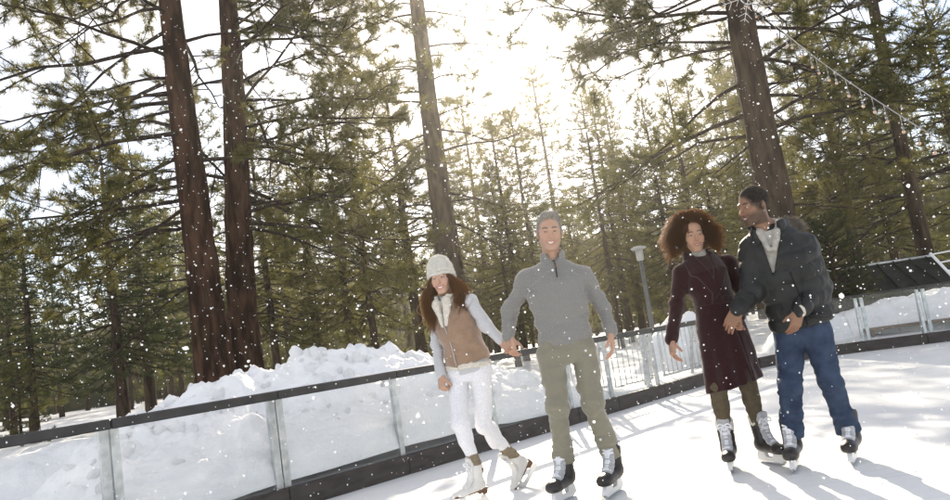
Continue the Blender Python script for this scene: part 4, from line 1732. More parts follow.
# ================================================================== the woman in the vest
def woman_vest():
    p = Person((-.17, 5.26, 0), 'woman in a cream knit hat, tan vest and white leggings, skating at the left')
    j = p.J(J_w1)
    base_body(p, SKIN_A, fem=True)
    p.head(j['head'] + A(0, 0, -.01), R(-13), R(8), R(-4), .93, (.53, .33, .24), (.46, .16, .14), (.09, .05, .03), fem=True, smile=1.0, nose=.88)
    put_hand(p, 'L', 1, (-.4, -.75, 0), (.6, .65, .4, .02, .6), .88, SKIN_A)
    put_hand(p, 'R', -1, (.65, .5, 0), (1.0, 1.2, .7, .02, .7), .88, SKIN_A)
    p.finish()
    M, c = p.hM, p.hc
    # knit beanie
    h = SDF().u(ell((0, .020, .052), (.098, .116, .106)))
    h.keep(lambda P: -(P[:, 2] - (.034 - .42 * np.maximum(P[:, 1] + .07, 0))), .008)
    h.u(ell((0, .018, .125), (.05, .06, .035)), .05)
    h.disp(lambda P: .0022 * np.sin(np.arctan2(P[:, 0], P[:, 1] - .02) * 34) + .002 * np.sin(P[:, 2] * 900) + .004 * vnoise(P * 30, 3))
    V, F = surface(h, (-.13, -.14, -.12), (.13, .17, .19), .004)
    hat = mk('knit_hat', place(V, M, c), F, MT['knit_hat'], p.root)
    b = SDF()
    rim = []
    for a in np.linspace(0, 2 * math.pi, 25):
        q = A(.096 * math.sin(a), .020 - .113 * math.cos(a), 0)
        q[2] = .038 - .42 * max(q[1] + .07, 0)
        rim.append(q)
    for u_, v_ in zip(rim[:-1], rim[1:]):
        b.u(lambda P, f=rc(u_, v_, .011, .011), g=rc(u_ + A(0, 0, .026), v_ + A(0, 0, .026), .010, .010): np.minimum(f(P), g(P)), .012)
    b.disp(lambda P: .002 * np.sin(np.arctan2(P[:, 0], P[:, 1] - .02) * 60))
    V, F = surface(b, (-.13, -.14, -.12), (.13, .17, .12), .0045)
    mk('hat_band', place(V, M, c), F, MT['knit_hat'], hat)
    # long wavy hair over both shoulders
    r = np.random.default_rng(4)
    n, m = 1450, 15
    t = np.linspace(0, 1, m)
    side = r.choice([-1, 1], n)
    back = r.uniform(0, 1, n) ** 1.3
    a0 = R(46) + back * R(105)
    root = np.stack([side * np.sin(a0) * .074, .015 - np.cos(a0) * .088, .02 - .05 * back + r.normal(0, .008, n)], 1)
    L = r.uniform(.29, .42, n) * (1 - .12 * back)
    spread = r.normal(0, 1, (n, 2))
    end = np.stack([side * (.088 + .030 * spread[:, 0]), -.060 + .030 * spread[:, 1] + .06 * back, -L], 1)
    bulge = np.stack([side * (.030 + .050 * r.uniform(0, 1, n)), -.012 * np.ones(n), np.zeros(n)], 1)
    Pt = root[:, None] * (1 - t[None, :, None] ** 1.1) + end[:, None] * t[None, :, None] ** 1.1 + bulge[:, None] * np.sin(math.pi * np.minimum(t * 1.0, 1))[None, :, None] ** 1.0
    ph = r.uniform(0, 6.28, n)
    amp = .030 * t[None] ** .7
    clump = np.round(ph * 1.5) / 1.5
    wv = np.sin(t[None] * 15 + clump[:, None]) * amp
    wv2 = np.cos(t[None] * 15 + clump[:, None]) * amp
    Pt[..., 0] += wv
    Pt[..., 1] += wv2 * .9
    wild = r.uniform(0, 1, n) > .9
    Pt[wild] += (r.normal(0, .03, (wild.sum(), 1, 3)) * t[None, :, None])
    strands(place(Pt.reshape(-1, 3), M, c).reshape(Pt.shape), .0022, 3, 'hair', MT['hair_brown'], p.root, .55)
    # sweater sleeves and hem
    x = nrm(j['shL'] - j['shR'])
    fw = nrm(np.cross(A(0, 0, 1), x))            # towards her back
    s = SDF()
    for q in 'RL':
        s.u(rc(lerp(j['neck'], j['sh' + q], .4), j['sh' + q] + A(0, 0, -.01), .045, .052))
        limb(s, j['sh' + q] + A(0, 0, -.01), j['el' + q], lerp(j['el' + q], j['wr' + q], .97), (.050, .042, .040, .032), .02)
        s.disp(folds(.009, 16, 24, 31, 2, j['el' + q], .11))
    hem = j['pelvis'] + A(0, 0, -.03)
    s.u(loft([hem + A(0, 0, -.015), hem + A(0, 0, .05), j['waist'], j['chest'], lerp(j['chest'], j['neck'], .8)], [x] * 5, [.156, .150, .125, .135, .07], [.112, .112, .095, .10, .06], 2.3), .01)
    s.u(loft([j['neck'] + A(0, 0, -.04), j['neck'] + A(0, -.01, .045)], [x, x], [.062, .055], [.06, .055], 2.0), .02)
    s.disp(folds(.005, 14, 18, 33))
    lo, hi = bounds([j[k] for k in ('pelvis', 'shR', 'shL', 'elR', 'elL', 'wrR', 'wrL', 'neck')], .17)
    p.garment('sweater', s, lo, hi, .008, 'knit_pale')
    # vest
    s = SDF()
    vb = j['pelvis'] + A(0, 0, .015)
    s.u(loft([vb, vb + A(0, 0, .06), j['waist'] + A(0, 0, .02), lerp(j['waist'], j['chest'], .6), j['chest'] + A(0, 0, .04), lerp(j['chest'], j['neck'], .72), j['neck'] + A(0, 0, -.01)], [x] * 7,
             [.166, .163, .142, .152, .150, .118, .075], [.124, .124, .110, .126, .122, .09, .075], 2.3))
    for q in 'RL':
        s.u(rc(lerp(j['neck'], j['sh' + q], .3), lerp(j['neck'], j['sh' + q], .88), .052, .050), .04)
        s.cut(rc(j['sh' + q] + x * (.02 if q == 'L' else -.02), lerp(j['sh' + q], j['el' + q], .45) + x * (.03 if q == 'L' else -.03), .058, .062), .012)
    s.disp(quilt(vb, j['chest'], .085, .0045))
    s.disp(folds(.006, 10, 15, 37))
    s.disp(folds(.010, 12, 26, 39, 2, j['waist'], .13))
    s.disp(lambda P: .004 * np.exp(-(((P - j['waist']) @ x + .018) / .012) ** 2) * ((P - j['waist']) @ fw < 0))
    lo, hi = bounds([j[k] for k in ('pelvis', 'shR', 'shL', 'neck')], .2)
    vest = p.garment('vest', s, lo, hi, .0075, 'vest_tan')
    f = SDF().u(loft([vb + A(0, 0, -.028), vb + A(0, 0, .008)], [x, x], [.168, .169], [.126, .127], 2.3)).disp(folds(.005, 40, 40, 41))
    V, F = surface(f, vb - A(.25, .22, .08), vb + A(.25, .22, .06), .007)
    mk('fleece_hem', V, F, MT['fleece_cream'], vest)
    # fleece collar, open down the front
    c0 = j['neck'] + A(0, -.004, -.03)
    g = SDF().u(loft([c0 + A(0, 0, -.03), c0 + fw * -.010 + A(0, 0, .085)], [x, x], [.085, .098], [.080, .092], 2.0))
    g.cut(loft([c0 + A(0, 0, -.03), c0 + fw * -.010 + A(0, 0, .12)], [x, x], [.058, .074], [.055, .070], 2.0), .006)
    g.cut(rc(c0 - fw * .10 + A(0, 0, -.06), c0 - fw * .12 + A(0, 0, .10), .006, .066), .012)
    g.disp(folds(.008, 34, 34, 43))
    V, F = surface(g, c0 - .16, c0 + .18, .006)
    mk('fleece_collar', V, F, MT['fleece_cream'], vest)
    for sg in (-1, 1):                            # fleece lapels falling open on the chest
        l_ = SDF()
        a1, a2 = c0 - fw * .088 + x * sg * .045 + A(0, 0, .03), j['chest'] - fw * .125 + x * (sg * .014 - .018) + A(0, 0, .0)
        l_.u(lambda P, f=rc(a1, a2, .034, .012): f(P)).disp(folds(.006, 34, 34, 45 + sg))
        V, F = surface(l_, np.minimum(a1, a2) - .06, np.maximum(a1, a2) + .06, .006)
        mk('fleece_lapel', V, F, MT['fleece_cream'], vest)
    zt = j['chest'] - fw * .133 - x * .018
    zb = vb - fw * .129 - x * .018
    zm = lerp(zt, zb, .55) + fw * .012
    MB().tube(spline([zt, zm, zb], 12), .0042, 6).build('zip', MT['zip_metal'], vest)
    pa = j['waist'] - fw * .098 + x * .062 + A(0, 0, .105)
    pb = pa + x * .038 + A(0, 0, -.10) + fw * .018
    MB().tube([pa - fw * .012, lerp(pa, pb, .5) - fw * .008, pb], .0038, 6).build('pocket_zip', MT['zip_metal'], vest)
    # leggings
    s = SDF()
    xh = nrm(j['hipL'] - j['hipR'])
    s.u(loft([j['pelvis'] + A(0, 0, -.10), j['pelvis'] + A(0, 0, -.03), j['pelvis'] + A(0, 0, .08)], [xh] * 3, [.135, .152, .13], [.10, .112, .095], 2.3))
    for q in 'RL':
        bt = lerp(j['kn' + q], j['an' + q], .74)
        limb(s, j['hip' + q] + A(0, 0, -.02), j['kn' + q], bt, (.080, .055, .053, .040), .03)
        s.u(ell(lerp(j['kn' + q], j['an' + q], .3) + A(0, .012, 0), (.05, .055, .10)), .03)
        d = nrm(j['an' + q] - j['kn' + q])
        s.cut(lambda P, b=bt, d=d: np.maximum(-((P - b) @ d), np.linalg.norm(P - b, axis=1) - .12), .005)
        s.disp(folds(.006, 18, 40, 47, 2, j['kn' + q], .10))
    s.disp(folds(.003, 14, 20, 49))
    lo, hi = bounds([j[k] for k in ('pelvis', 'hipR', 'hipL', 'knR', 'knL', 'anR', 'anL')], .17)
    p.garment('leggings', s, lo, hi, .0075, 'leggings_white')
    for q in 'RL':
        s = SDF().u(rc(lerp(j['kn' + q], j['an' + q], .70), lerp(j['kn' + q], j['an' + q], 1.1), .043, .042)).disp(folds(.005, 20, 60, 51, 2))
        s.disp(lambda P: 0 * P[:, 0])
        lo, hi = bounds([lerp(j['kn' + q], j['an' + q], .66), lerp(j['kn' + q], j['an' + q], 1.1)], .08)
        p.garment('sock', s, lo, hi, .007, 'sock_tan')
    return p


# ================================================================== the woman in the coat
def woman_coat():
    p = Person((1.565, 5.12, 0), 'woman with big curly hair in a dark burgundy coat, holding a hand')
    j = p.J(J_w2)
    base_body(p, SKIN_B, fem=True)
    p.head(j['head'] + A(0, 0, -.012), R(-2), R(10), R(-2), .95, SKIN_B, (.33, .12, .10), (.03, .018, .012), fem=True, smile=.55, nose=1.0)
    put_hand(p, 'R', -1, (.7, .1, 0), (.35, .45, .3, .05, .4), .90, SKIN_B)
    put_hand(p, 'L', 1, (.55, -.6, 0), (.5, .6, .4, .03, .5), .88, SKIN_B)
    p.finish()
    M, c = p.hM, p.hc
    r = np.random.default_rng(9)
    # hair core
    h = SDF().u(ell((0, .045, .030), (.125, .112, .118))).u(ell((0, .05, -.05), (.135, .095, .085)), .05)
    h.cut(ell((0, -.105, -.035), (.066, .095, .098)), .02)
    h.cut(ell((0, -.03, -.17), (.07, .09, .09)), .03)
    h.disp(lambda P: .016 * fbm(P * 26, 3, 3))
    V, F = surface(h, (-.22, -.16, -.2), (.22, .22, .22), .007)
    hair = mk('hair', place(V, M, c), F, MT['hair_curly'], p.root)
    n, m = 2300, 15
    d = r.normal(0, 1, (n * 3, 3))
    d /= np.linalg.norm(d, axis=1)[:, None]
    # no hair growing out of the face or straight down
    ok = ~((d[:, 1] < -.42) & (d[:, 2] < .62) & (np.abs(d[:, 0]) < .62)) & (d[:, 2] > -.62)
    d = d[ok][:n]
    n = len(d)
    root = A(0, .03, .02) + d * A(.075, .09, .085)
    L = r.uniform(.070, .125, n) * (1 + .05 * np.abs(d[:, 0]) + .22 * np.clip(d[:, 2], 0, 1))
    t = np.linspace(0, 1, m)
    out = d * A(1.12, .8, .92) + A(0, .10, 0)
    ctr = root[:, None] + out[:, None] * (L[:, None] * t[None] ** .9)[..., None]
    ctr[..., 2] -= (L[:, None] * .55) * t[None] ** 2.2 * (1 - .4 * d[:, 2:3])
    ctr[..., 0] += np.sign(d[:, :1]) * .025 * t[None] ** 2 * (d[:, 2:3] < .3)
    a = np.cross(d, r.normal(0, 1, d.shape))
    a /= np.linalg.norm(a, axis=1)[:, None]
    b = np.cross(d, a)
    ph = r.uniform(0, 6.28, (n, 1)) + t[None] * r.uniform(16, 26, (n, 1))
    cr_ = r.uniform(.006, .012, (n, 1)) * np.minimum(t[None] * 4, 1)
    P = ctr + (np.cos(ph) * cr_)[..., None] * a[:, None] + (np.sin(ph) * cr_)[..., None] * b[:, None]
    # keep the curls out of the face
    fx = np.abs(P[..., 0]) < .062
    inface = fx & (P[..., 1] < -.055) & (P[..., 2] < .072) & (P[..., 2] > -.13)
    P = P[inface.sum(1) < 2]
    strands(place(P.reshape(-1, 3), M, c).reshape(P.shape), .0019, 3, 'curls', MT['hair_curly'], hair, .5)
    # coat
    x = nrm(j['shL'] - j['shR'])
    fw = nrm(np.cross(A(0, 0, 1), x))
    kn = (j['knR'] + j['knL']) / 2
    hem = lerp(kn, (j['anR'] + j['anL']) / 2, -.02) + A(.015, .015, 0)
    s = SDF()
    wst = j['waist'] + A(0, 0, .005)
    st = [hem + A(0, 0, -.07), lerp(hem, j['pelvis'], .5), j['pelvis'] + A(0, 0, -.02), wst, lerp(wst, j['chest'], .6), j['chest'] + A(0, 0, .05), lerp(j['chest'], j['neck'], .7), j['neck'] + A(0, 0, -.01)]
    s.u(loft(st, [x] * 8, [.190, .176, .168, .128, .150, .152, .120, .075], [.150, .140, .128, .105, .122, .122, .095, .075], 2.2))
    for q in 'RL':
        s.u(rc(lerp(j['neck'], j['sh' + q], .25) + A(0, 0, -.01), j['sh' + q] + A(0, 0, -.015), .048, .053), .045)
        limb(s, j['sh' + q] + A(0, 0, -.015), j['el' + q], lerp(j['el' + q], j['wr' + q], .96), (.056, .047, .045, .041), .03)
        s.disp(folds(.010, 15, 24, 61, 2, j['el' + q], .12))
    ang0 = lambda P: np.arctan2((P - wst) @ fw, (P - wst) @ x)
    s.disp(lambda P: .010 * sstep(wst[2] - .05, hem[2], P[:, 2]) * np.sin(ang0(P) * 7 + 1.3) * (P[:, 2] < wst[2]))
    s.disp(folds(.006, 11, 9, 63))
    # front overlap edge and open slit at the hem
    s.disp(lambda P: .007 * np.exp(-(((P - wst) @ x - .055) / .007) ** 2) * ((P - wst) @ fw < 0) * (P[:, 2] < wst[2] + .02))
    sl = hem - fw * .16 + x * .045
    s.cut(lambda P: np.maximum(np.abs((P - sl) @ x) - .020 * np.clip((hem[2] + .13 - P[:, 2]) / .13, 0, 1) - .001, (P - hem) @ fw + .02) + 9 * (P[:, 2] > hem[2] + .14), .004)
    s.cut(lambda P: ((P - hem) @ nrm(A(-.16, 0, 1))) + 9 * (np.abs((P - hem) @ x) > .25), .005)
    lo, hi = bounds([hem] + [j[k] for k in ('pelvis', 'shR', 'shL', 'elR', 'elL', 'wrR', 'wrL', 'neck')], .19)
    coat = p.garment('coat', s, lo, hi, .0085, 'coat_burgundy')
    # belt
    bt = SDF().u(loft([wst + A(0, 0, -.02), wst + A(0, 0, .024)], [x, x], [.134, .136], [.112, .114], 2.2)).disp(folds(.004, 24, 30, 65))
    V, F = surface(bt, wst - .2, wst + .2, .007)
    mk('belt', V, F, MT['coat_burgundy'], coat)
    # wide lapels lying on the chest
    for sg, off in ((1, .020), (-1, .013)):
        def region(P, sg=sg):
            u = ((P - j['neck']) @ x) * sg
            v = P[:, 2] - j['neck'][2]
            tp = np.clip(-v / .34, 0, 1)                       # 0 at the neck, 1 at the lapel's lower end
            inner = lerp(.050, -.045, tp ** .9)
            outer = inner + np.interp(tp, [0, .38, .42, .75, 1], [.075, .112, .088, .055, .0])
            return np.maximum(np.maximum(inner - u, u - outer), np.maximum(v - .035, -.345 - v))
        l_ = SDF().u(s).disp(lambda P, o=off: -o + 0 * P[:, 0]).keep(region, .008).keep(lambda P: (P - j['chest']) @ fw + .02, .0)
        V, F = surface(l_, j['chest'] - A(.25, .25, .25), j['chest'] + A(.25, .06, .24), .006)
        mk('lapel', V, F, MT['coat_burgundy'], coat)
    cc = SDF().u(loft([j['neck'] + A(0, .01, -.035), j['neck'] + A(0, .012, .045)], [x, x], [.098, .088], [.090, .082], 2.0))
    cc.cut(loft([j['neck'] + A(0, .01, -.08), j['neck'] + A(0, .012, .09)], [x, x], [.080, .072], [.074, .066], 2.0), .004)
    cc.cut(rc(j['neck'] - fw * .12 + A(0, 0, -.1), j['neck'] - fw * .12 + A(0, 0, .1), .07, .095), .01)
    cc.disp(folds(.004, 20, 20, 66))
    V, F = surface(cc, j['neck'] - .15, j['neck'] + .15, .0065)
    mk('coat_collar', V, F, MT['coat_burgundy'], coat)
    # roll neck
    g = SDF().u(loft([j['neck'] + A(0, .0, -.05), j['neck'] + A(0, -.014, .048)], [x, x], [.072, .058], [.072, .058], 2.0)).disp(folds(.003, 22, 60, 69))
    V, F = surface(g, j['neck'] - .13, j['neck'] + .13, .006)
    mk('roll_neck', V, F, MT['hoodie_grey'], p.root)
    for q in 'RL':
        bt = lerp(j['kn' + q], j['an' + q], 1.05)
        s = SDF().u(rc(lerp(j['hip' + q], j['kn' + q], .6), j['kn' + q], .066, .055)).u(rc(j['kn' + q], bt, .053, .042), .03)
        s.u(ell(lerp(j['kn' + q], j['an' + q], .28) + A(0, .012, 0), (.05, .055, .10)), .03)
        s.disp(folds(.004, 16, 40, 71 + ord(q), 2))
        lo, hi = bounds([lerp(j['hip' + q], j['kn' + q], .6), bt], .09)
        p.garment('legging', s, lo, hi, .0075, 'leggings_olive')
    return p


# ================================================================== the man in the puffer jacket
def man_puffer():
    p = Person((2.00, 4.88, 0), 'man in a dark puffer jacket with fur hood and blue jeans, looking aside')
    j = p.J(J_m2)
    base_body(p, SKIN_C)
    h = SDF().u(ell((0, .017, .036), (.0800, .100, .0945))).disp(lambda P: .0025 * fbm(P * 120, 2, 8))
    h.cut(ell((0, -.116, -.004), (.074, .076, .096)), .022)
    h.keep(plane((0, .03, -.045), (0, .30, -1)), .008)
    for x in (-1, 1):
        h.cut(ell((x * .088, .014, -.012), (.022, .024, .034)), .006)
        h.cut(ell((x * .085, -.05, -.060), (.03, .048, .06)), .016)
    p.head(j['head'] + A(.003, 0, .0), R(-72), R(8), R(2), 1.0, SKIN_C, (.20, .09, .07), (.012, .008, .006), smile=.65, beard=((.014, .010, .008), .80, 1.0), nose=1.12, scalp=(h, (.014, .010, .008)))
    put_hand(p, 'R', -1, (.45, .8, 0), (.40, .45, .3, .05, .4), 1.0, SKIN_C)
    put_hand(p, 'L', 1, (-.25, .9, 0), (.25, .4, .3, .02, .6), .93, SKIN_C)
    p.finish()
    M, c = p.hM, p.hc
    V, F = surface(h, (-.11, -.13, -.12), (.11, .14, .16), .004)
    mk('hair', place(V, M, c), F, MT['hair_black'], p.root)
    MB().tube([p.hl((.079, .004, -.044)), p.hl((.082, .003, -.046))], .004, 8).build('ear_stud', MT['steel'], p.root)
    x = nrm(j['shL'] - j['shR'])
    fw = nrm(np.cross(A(0, 0, 1), x))
    # grey shawl-collar hoodie at the neck
    n0 = j['neck'] + A(0, 0, -.015)
    g = SDF().u(loft([j['chest'] + A(0, 0, -.06), j['chest'] + A(0, 0, .04), lerp(j['chest'], j['neck'], .6), j['neck'] + A(0, 0, -.02)], [x] * 4, [.13, .16, .13, .075], [.105, .122, .106, .075], 2.3))
    g.cut(rc(n0 - fw * .13 + A(0, 0, .06), n0 - fw * .135 + A(0, 0, -.10), .060, .010), .01)
    for sg in (-1, 1):
        pts_ = [n0 + fw * .062 + x * sg * .02 + A(0, 0, .060), n0 + x * sg * .066 + A(0, 0, .040), n0 - fw * .070 + x * sg * .050 + A(0, 0, -.020), n0 - fw * .125 + x * sg * .016 + A(0, 0, -.130)]
        for a_, b_, r1, r2 in zip(pts_[:-1], pts_[1:], (.022, .024, .024), (.024, .024, .018)):
            g.u(rc(a_, b_, r1, r2), .012)
    g.disp(folds(.006, 22, 22, 81))
    V, F = surface(g, n0 - A(.28, .28, .42), n0 + .16, .0065)
    mk('hoodie', V, F, MT['hoodie_grey'], p.root)
    t = SDF().u(loft([j['neck'] + A(0, -.005, -.10), j['neck'] + A(-.008, 0, .015)], [x, x], [.08, .062], [.08, .062], 2.0))
    V, F = surface(t, j['neck'] - .14, j['neck'] + .12, .007)
    mk('undershirt', V, F, MT['tee_black'], p.root)
    # jacket
    s = SDF()
    hem = j['pelvis'] + A(0, 0, .015)
    st = [hem, hem + A(0, 0, .06), j['waist'], lerp(j['waist'], j['chest'], .55), j['chest'] + A(0, 0, .04), lerp(j['chest'], j['neck'], .60), j['neck'] + A(.01, .01, -.03)]
    s.u(loft(st, [x] * 7, [.190, .198, .196, .204, .200, .165, .105], [.145, .150, .150, .152, .148, .125, .10], 2.3))
    for q in 'RL':
        s.u(rc(lerp(j['neck'], j['sh' + q], .30) + A(0, 0, -.03), j['sh' + q] + A(0, 0, -.015), .078, .085), .05)
    s.disp(quilt(hem, j['neck'], .098, .015))
    arm = SDF()
    for q in 'RL':
        a1 = SDF()
        a1.u(rc(j['sh' + q] + A(0, 0, -.015), j['el' + q], .088, .078)).disp(quilt(j['sh' + q], j['el' + q], .090, .013))
        a2 = SDF()
        a2.u(rc(j['el' + q], lerp(j['el' + q], j['wr' + q], .90), .076, .055)).disp(quilt(j['el' + q], j['wr' + q], .080, .012))
        a1.u(a2, .03)
        a1.disp(folds(.010, 18, 18, 83, 2, j['el' + q], .10))
        s.u(a1, .022)
        s.u(rc(lerp(j['el' + q], j['wr' + q], .88), lerp(j['el' + q], j['wr' + q], .99), .048, .044), .006)
    s.disp(folds(.005, 22, 14, 85))
    # open front below the collar
    s.cut(lambda P: np.maximum(np.abs((P - n0) @ x - .01) - np.clip(.072 + .24 * (P[:, 2] - n0[2]), .0, .09), np.maximum((P - n0) @ fw + .02, n0[2] - .30 - P[:, 2])), .012)
    s.disp(lambda P: .012 * np.exp(-(((P - j['waist']) @ x - .03) / .010) ** 2) * ((P - j['waist']) @ fw < 0) * (P[:, 2] < n0[2] - .28))
    lo, hi = bounds([j[k] for k in ('pelvis', 'shR', 'shL', 'elR', 'elL', 'wrR', 'wrL', 'neck')], .23)
    jk = p.garment('puffer_jacket', s, lo, hi, .0085, 'puffer_slate')
    # open stand collar, and the hood lying on the back
    g = SDF().u(loft([n0 + A(0, .0, -.05), n0 - fw * .012 + A(0, 0, .055)], [x, x], [.125, .112], [.112, .105], 2.1))
    g.cut(loft([n0 + A(0, .0, -.08), n0 - fw * .012 + A(0, 0, .09)], [x, x], [.092, .080], [.080, .074], 2.1), .012)
    g.cut(rc(n0 - fw * .16 + A(0, 0, -.10), n0 - fw * .16 + A(0, 0, .12), .085, .125), .02)
    g.u(rc(n0 - x * .09 + A(0, 0, .03) + fw * .02, n0 + fw * .10 + A(0, 0, .035), .038, .046), .03)
    g.u(rc(n0 + x * .09 + A(0, 0, .03) + fw * .02, n0 + fw * .10 + A(0, 0, .035), .038, .046), .03)
    g.u(ell(n0 + fw * .16 + A(0, 0, -.03), (.15, .09, .085)), .05)
    g.disp(folds(.010, 16, 16, 87))
    V, F = surface(g, n0 - .33, n0 + .33, .008)
    hood = mk('hood', V, F, MT['puffer_slate'], jk)
    # fur trim along the hood edge
    r = np.random.default_rng(3)
    ar = spline([n0 + x * .20 + fw * .14 + A(0, 0, .00), n0 + x * .175 + fw * .20 + A(0, 0, .055), n0 + x * .09 + fw * .25 + A(0, 0, .075), n0 - x * .05 + fw * .25 + A(0, 0, .05)], 200)
    k = r.integers(0, 200, 1700)
    d = r.normal(0, 1, (1700, 3))
    d[:, 2] += .5
    d /= np.linalg.norm(d, axis=1)[:, None]
    tt = np.linspace(0, 1, 5)[None, :, None]
    P = ar[k][:, None] + d[:, None] * tt * r.uniform(.02, .058, 1700)[:, None, None]
    P[..., 2] -= .014 * tt[..., 0] ** 2
    strands(P, .0016, 3, 'fur_trim', MT['fur'], hood, .8)
    # cuff edge of the inner sleeve, bracelet
    for q in 'L':
        w0, w1 = lerp(j['el' + q], j['wr' + q], .985), lerp(j['el' + q], j['wr' + q], 1.03)
        V, F = tube(np.array([w0, w1]), .043, 16, True)
        mk('inner_cuff', V, F, MT['fleece_cream'], jk)
    pc = j['pelvis'] - fw * .155 + x * .095 + A(0, 0, .085)
    Mx = np.stack([x, fw, A(0, 0, 1)], 1)
    MB().box(pc, (.115, .022, .020), Mx, .006).build('pocket_flap', MT['puffer_slate'], jk)
    zz_ = []
    for z in np.linspace(n0[2] - .29, hem[2] + .01, 14):
        q_ = np.array([np.interp(z, [v[2] for v in st], [v[k] for v in st]) for k in range(3)]) + x * .03
        for _ in range(3):
            q_ = q_ - fw * 0
        lo_, hi_ = .0, .4
        for _ in range(18):                                  # march to the jacket's surface
            md = (lo_ + hi_) / 2
            if s((q_ - fw * md)[None])[0] < 0:
                lo_ = md
            else:
                hi_ = md
        zz_.append(q_ - fw * lo_)
    MB().tube(np.array(zz_), .005, 6).build('zip', MT['tee_black'], jk)
    # jeans
    s = SDF()
    xh = nrm(j['hipL'] - j['hipR'])
    s.u(loft([j['pelvis'] + A(0, 0, -.10), j['pelvis'] + A(0, 0, -.02), j['pelvis'] + A(0, 0, .08)], [xh] * 3, [.145, .166, .155], [.108, .122, .11], 2.4))
    for q in 'RL':
        bt = lerp(j['kn' + q], j['an' + q], .84)
        limb(s, j['hip' + q] + A(0, 0, -.03), j['kn' + q], bt, (.095, .072, .070, .060), .03)
        s.u(rc(lerp(j['kn' + q], j['an' + q], .55), bt, .062, .065), .03)
        s.disp(folds(.014, 11, 42, 91 + ord(q), 2, bt + A(0, 0, .06), .14))
        s.disp(folds(.010, 13, 34, 95 + ord(q), 2, j['kn' + q], .17))
        d = nrm(j['an' + q] - j['kn' + q])
        bt = lerp(j['kn' + q], j['an' + q], .88)
        s.cut(lambda P, b=bt, d=d: np.maximum(-((P - b) @ d), np.linalg.norm(P - b, axis=1) - .2), .005)
    s.disp(folds(.006, 11, 13, 97))
    lo, hi = bounds([j[k] for k in ('pelvis', 'hipR', 'hipL', 'knR', 'knL', 'anR', 'anL')], .2)
    p.garment('jeans', s, lo, hi, .0085, 'denim')
    return p


pm1 = man_sweater()
pw1 = woman_vest()
pw2 = woman_coat()
pm2 = man_puffer()


def foot(p, q, yaw, pitch=0.0, roll=0.0, ground=True, **k):
    """skate whose shaft takes the ankle"""
    a = p.j['an' + q]
    sz = k.get('size', 1.0)
    M = np.array(Matrix.Rotation(R(yaw), 3, 'Z') @ Matrix.Rotation(R(pitch), 3, 'X') @ Matrix.Rotation(R(roll), 3, 'Y')) * sz
    l_ = a - M @ A(0, -.032, .225)
    if ground:
        l_[2] = 0
    skate(p.root, l_, R(yaw), R(pitch), R(roll), **k)


# toe directions: yaw 180 points the toe straight at the camera
foot(pm1, 'R', 150, size=1.12, bow=False)
foot(pm1, 'L', 152, size=1.12, bow=False)
foot(pw2, 'R', 160, size=1.0, cuff=True)
foot(pw2, 'L', 194, size=1.0, cuff=True)
foot(pm2, 'R', 152, size=1.08, bow=False)
foot(pm2, 'L', 148, size=1.08, bow=False)
foot(pw1, 'R', 118, size=.92, kind='figure')
foot(pw1, 'L', 118, pitch=-46, ground=False, size=.92, kind='figure')


# loose fibres and stray hairs that catch the light at the edges
def fuzz(o, n, L, w, m, seed=1, up=.0):
    me = o.data
    co = np.zeros(len(me.vertices) * 3, np.float32)
    me.vertices.foreach_get('co', co)
    no = np.zeros(len(me.vertices) * 3, np.float32)
    me.vertex_normals.foreach_get('vector', no)
    co, no = co.reshape(-1, 3), no.reshape(-1, 3)
    r = np.random.default_rng(seed)
    k = r.integers(0, len(co), n)
    d = no[k] + r.normal(0, .55, (n, 3)) + A(0, 0, up)
    d /= np.linalg.norm(d, axis=1)[:, None]
    s = np.cross(d, r.normal(0, 1, (n, 3)))
    s /= np.linalg.norm(s, axis=1)[:, None] + 1e-9
    b = co[k] - no[k] * .001
    V = np.stack([b - s * w / 2, b + s * w / 2, b + d * (L * r.uniform(.5, 1.2, n))[:, None]], 1).reshape(-1, 3)
    f = mk('fuzz', V, np.arange(3 * n).reshape(-1, 3), m, o, False)
    f['kind'] = 'stuff'


FZ = {}
for nm, c, tc in (('grey', (.35, .35, .35), (.75, .72, .66)), ('pale', (.7, .69, .66), (.92, .90, .84)), ('tan', (.35, .24, .16), (.70, .50, .34)),
                  ('wine', (.05, .012, .016), (.40, .12, .10)), ('olive', (.2, .19, .14), (.55, .52, .38)), ('black', (.03, .024, .02), (.30, .22, .16)), ('blue', (.06, .08, .13), (.34, .40, .52))):
    FZ[nm] = mat('fuzz_' + nm, c, .8, spec=.2, trans=.7, tcol=tc)
for pr, part, n, L, w, m in ((pm1, 'sweater', 16000, .008, .0011, 'grey'), (pm1, 'trousers', 7000, .004, .0011, 'olive'), (pm1, 'hair', 4000, .006, .0010, 'grey'),
                             (pw1, 'knit_hat', 7000, .010, .0012, 'pale'), (pw1, 'sweater', 9000, .007, .0011, 'pale'), (pw1, 'vest', 6000, .005, .0011, 'tan'), (pw1, 'leggings', 6000, .004, .0011, 'pale'),
                             (pw2, 'coat', 14000, .007, .0011, 'wine'), (pm2, 'jeans', 6000, .004, .0011, 'blue'), (pm2, 'hair', 6000, .006, .0010, 'black')):
    for ch in pr.root.children:
        if ch.name.split('.')[0] == part:
            fuzz(ch, n, L, w, FZ[m], len(part))
# ------------------------------------------------------------------ snow heaps behind the fence
N2 = np.array([-WB, 1.0]) / math.hypot(1, WB)          # away from the rink


def lump(P, seed):
    """clods of ploughed snow"""
    a = worley(P * 3.1 + .35 * fbm(P * 4, 2, seed)[:, None], seed)
    b = worley(P * 7.5 + .3 * fbm(P * 9, 2, seed + 5)[:, None], seed + 3)
    return .17 * (.62 - a) + .065 * (.55 - b) + .05 * fbm(P * 3, 3, seed + 7) + .035 * (.5 - worley(P * 17, seed + 13)) + .012 * fbm(P * 16, 2, seed + 9)


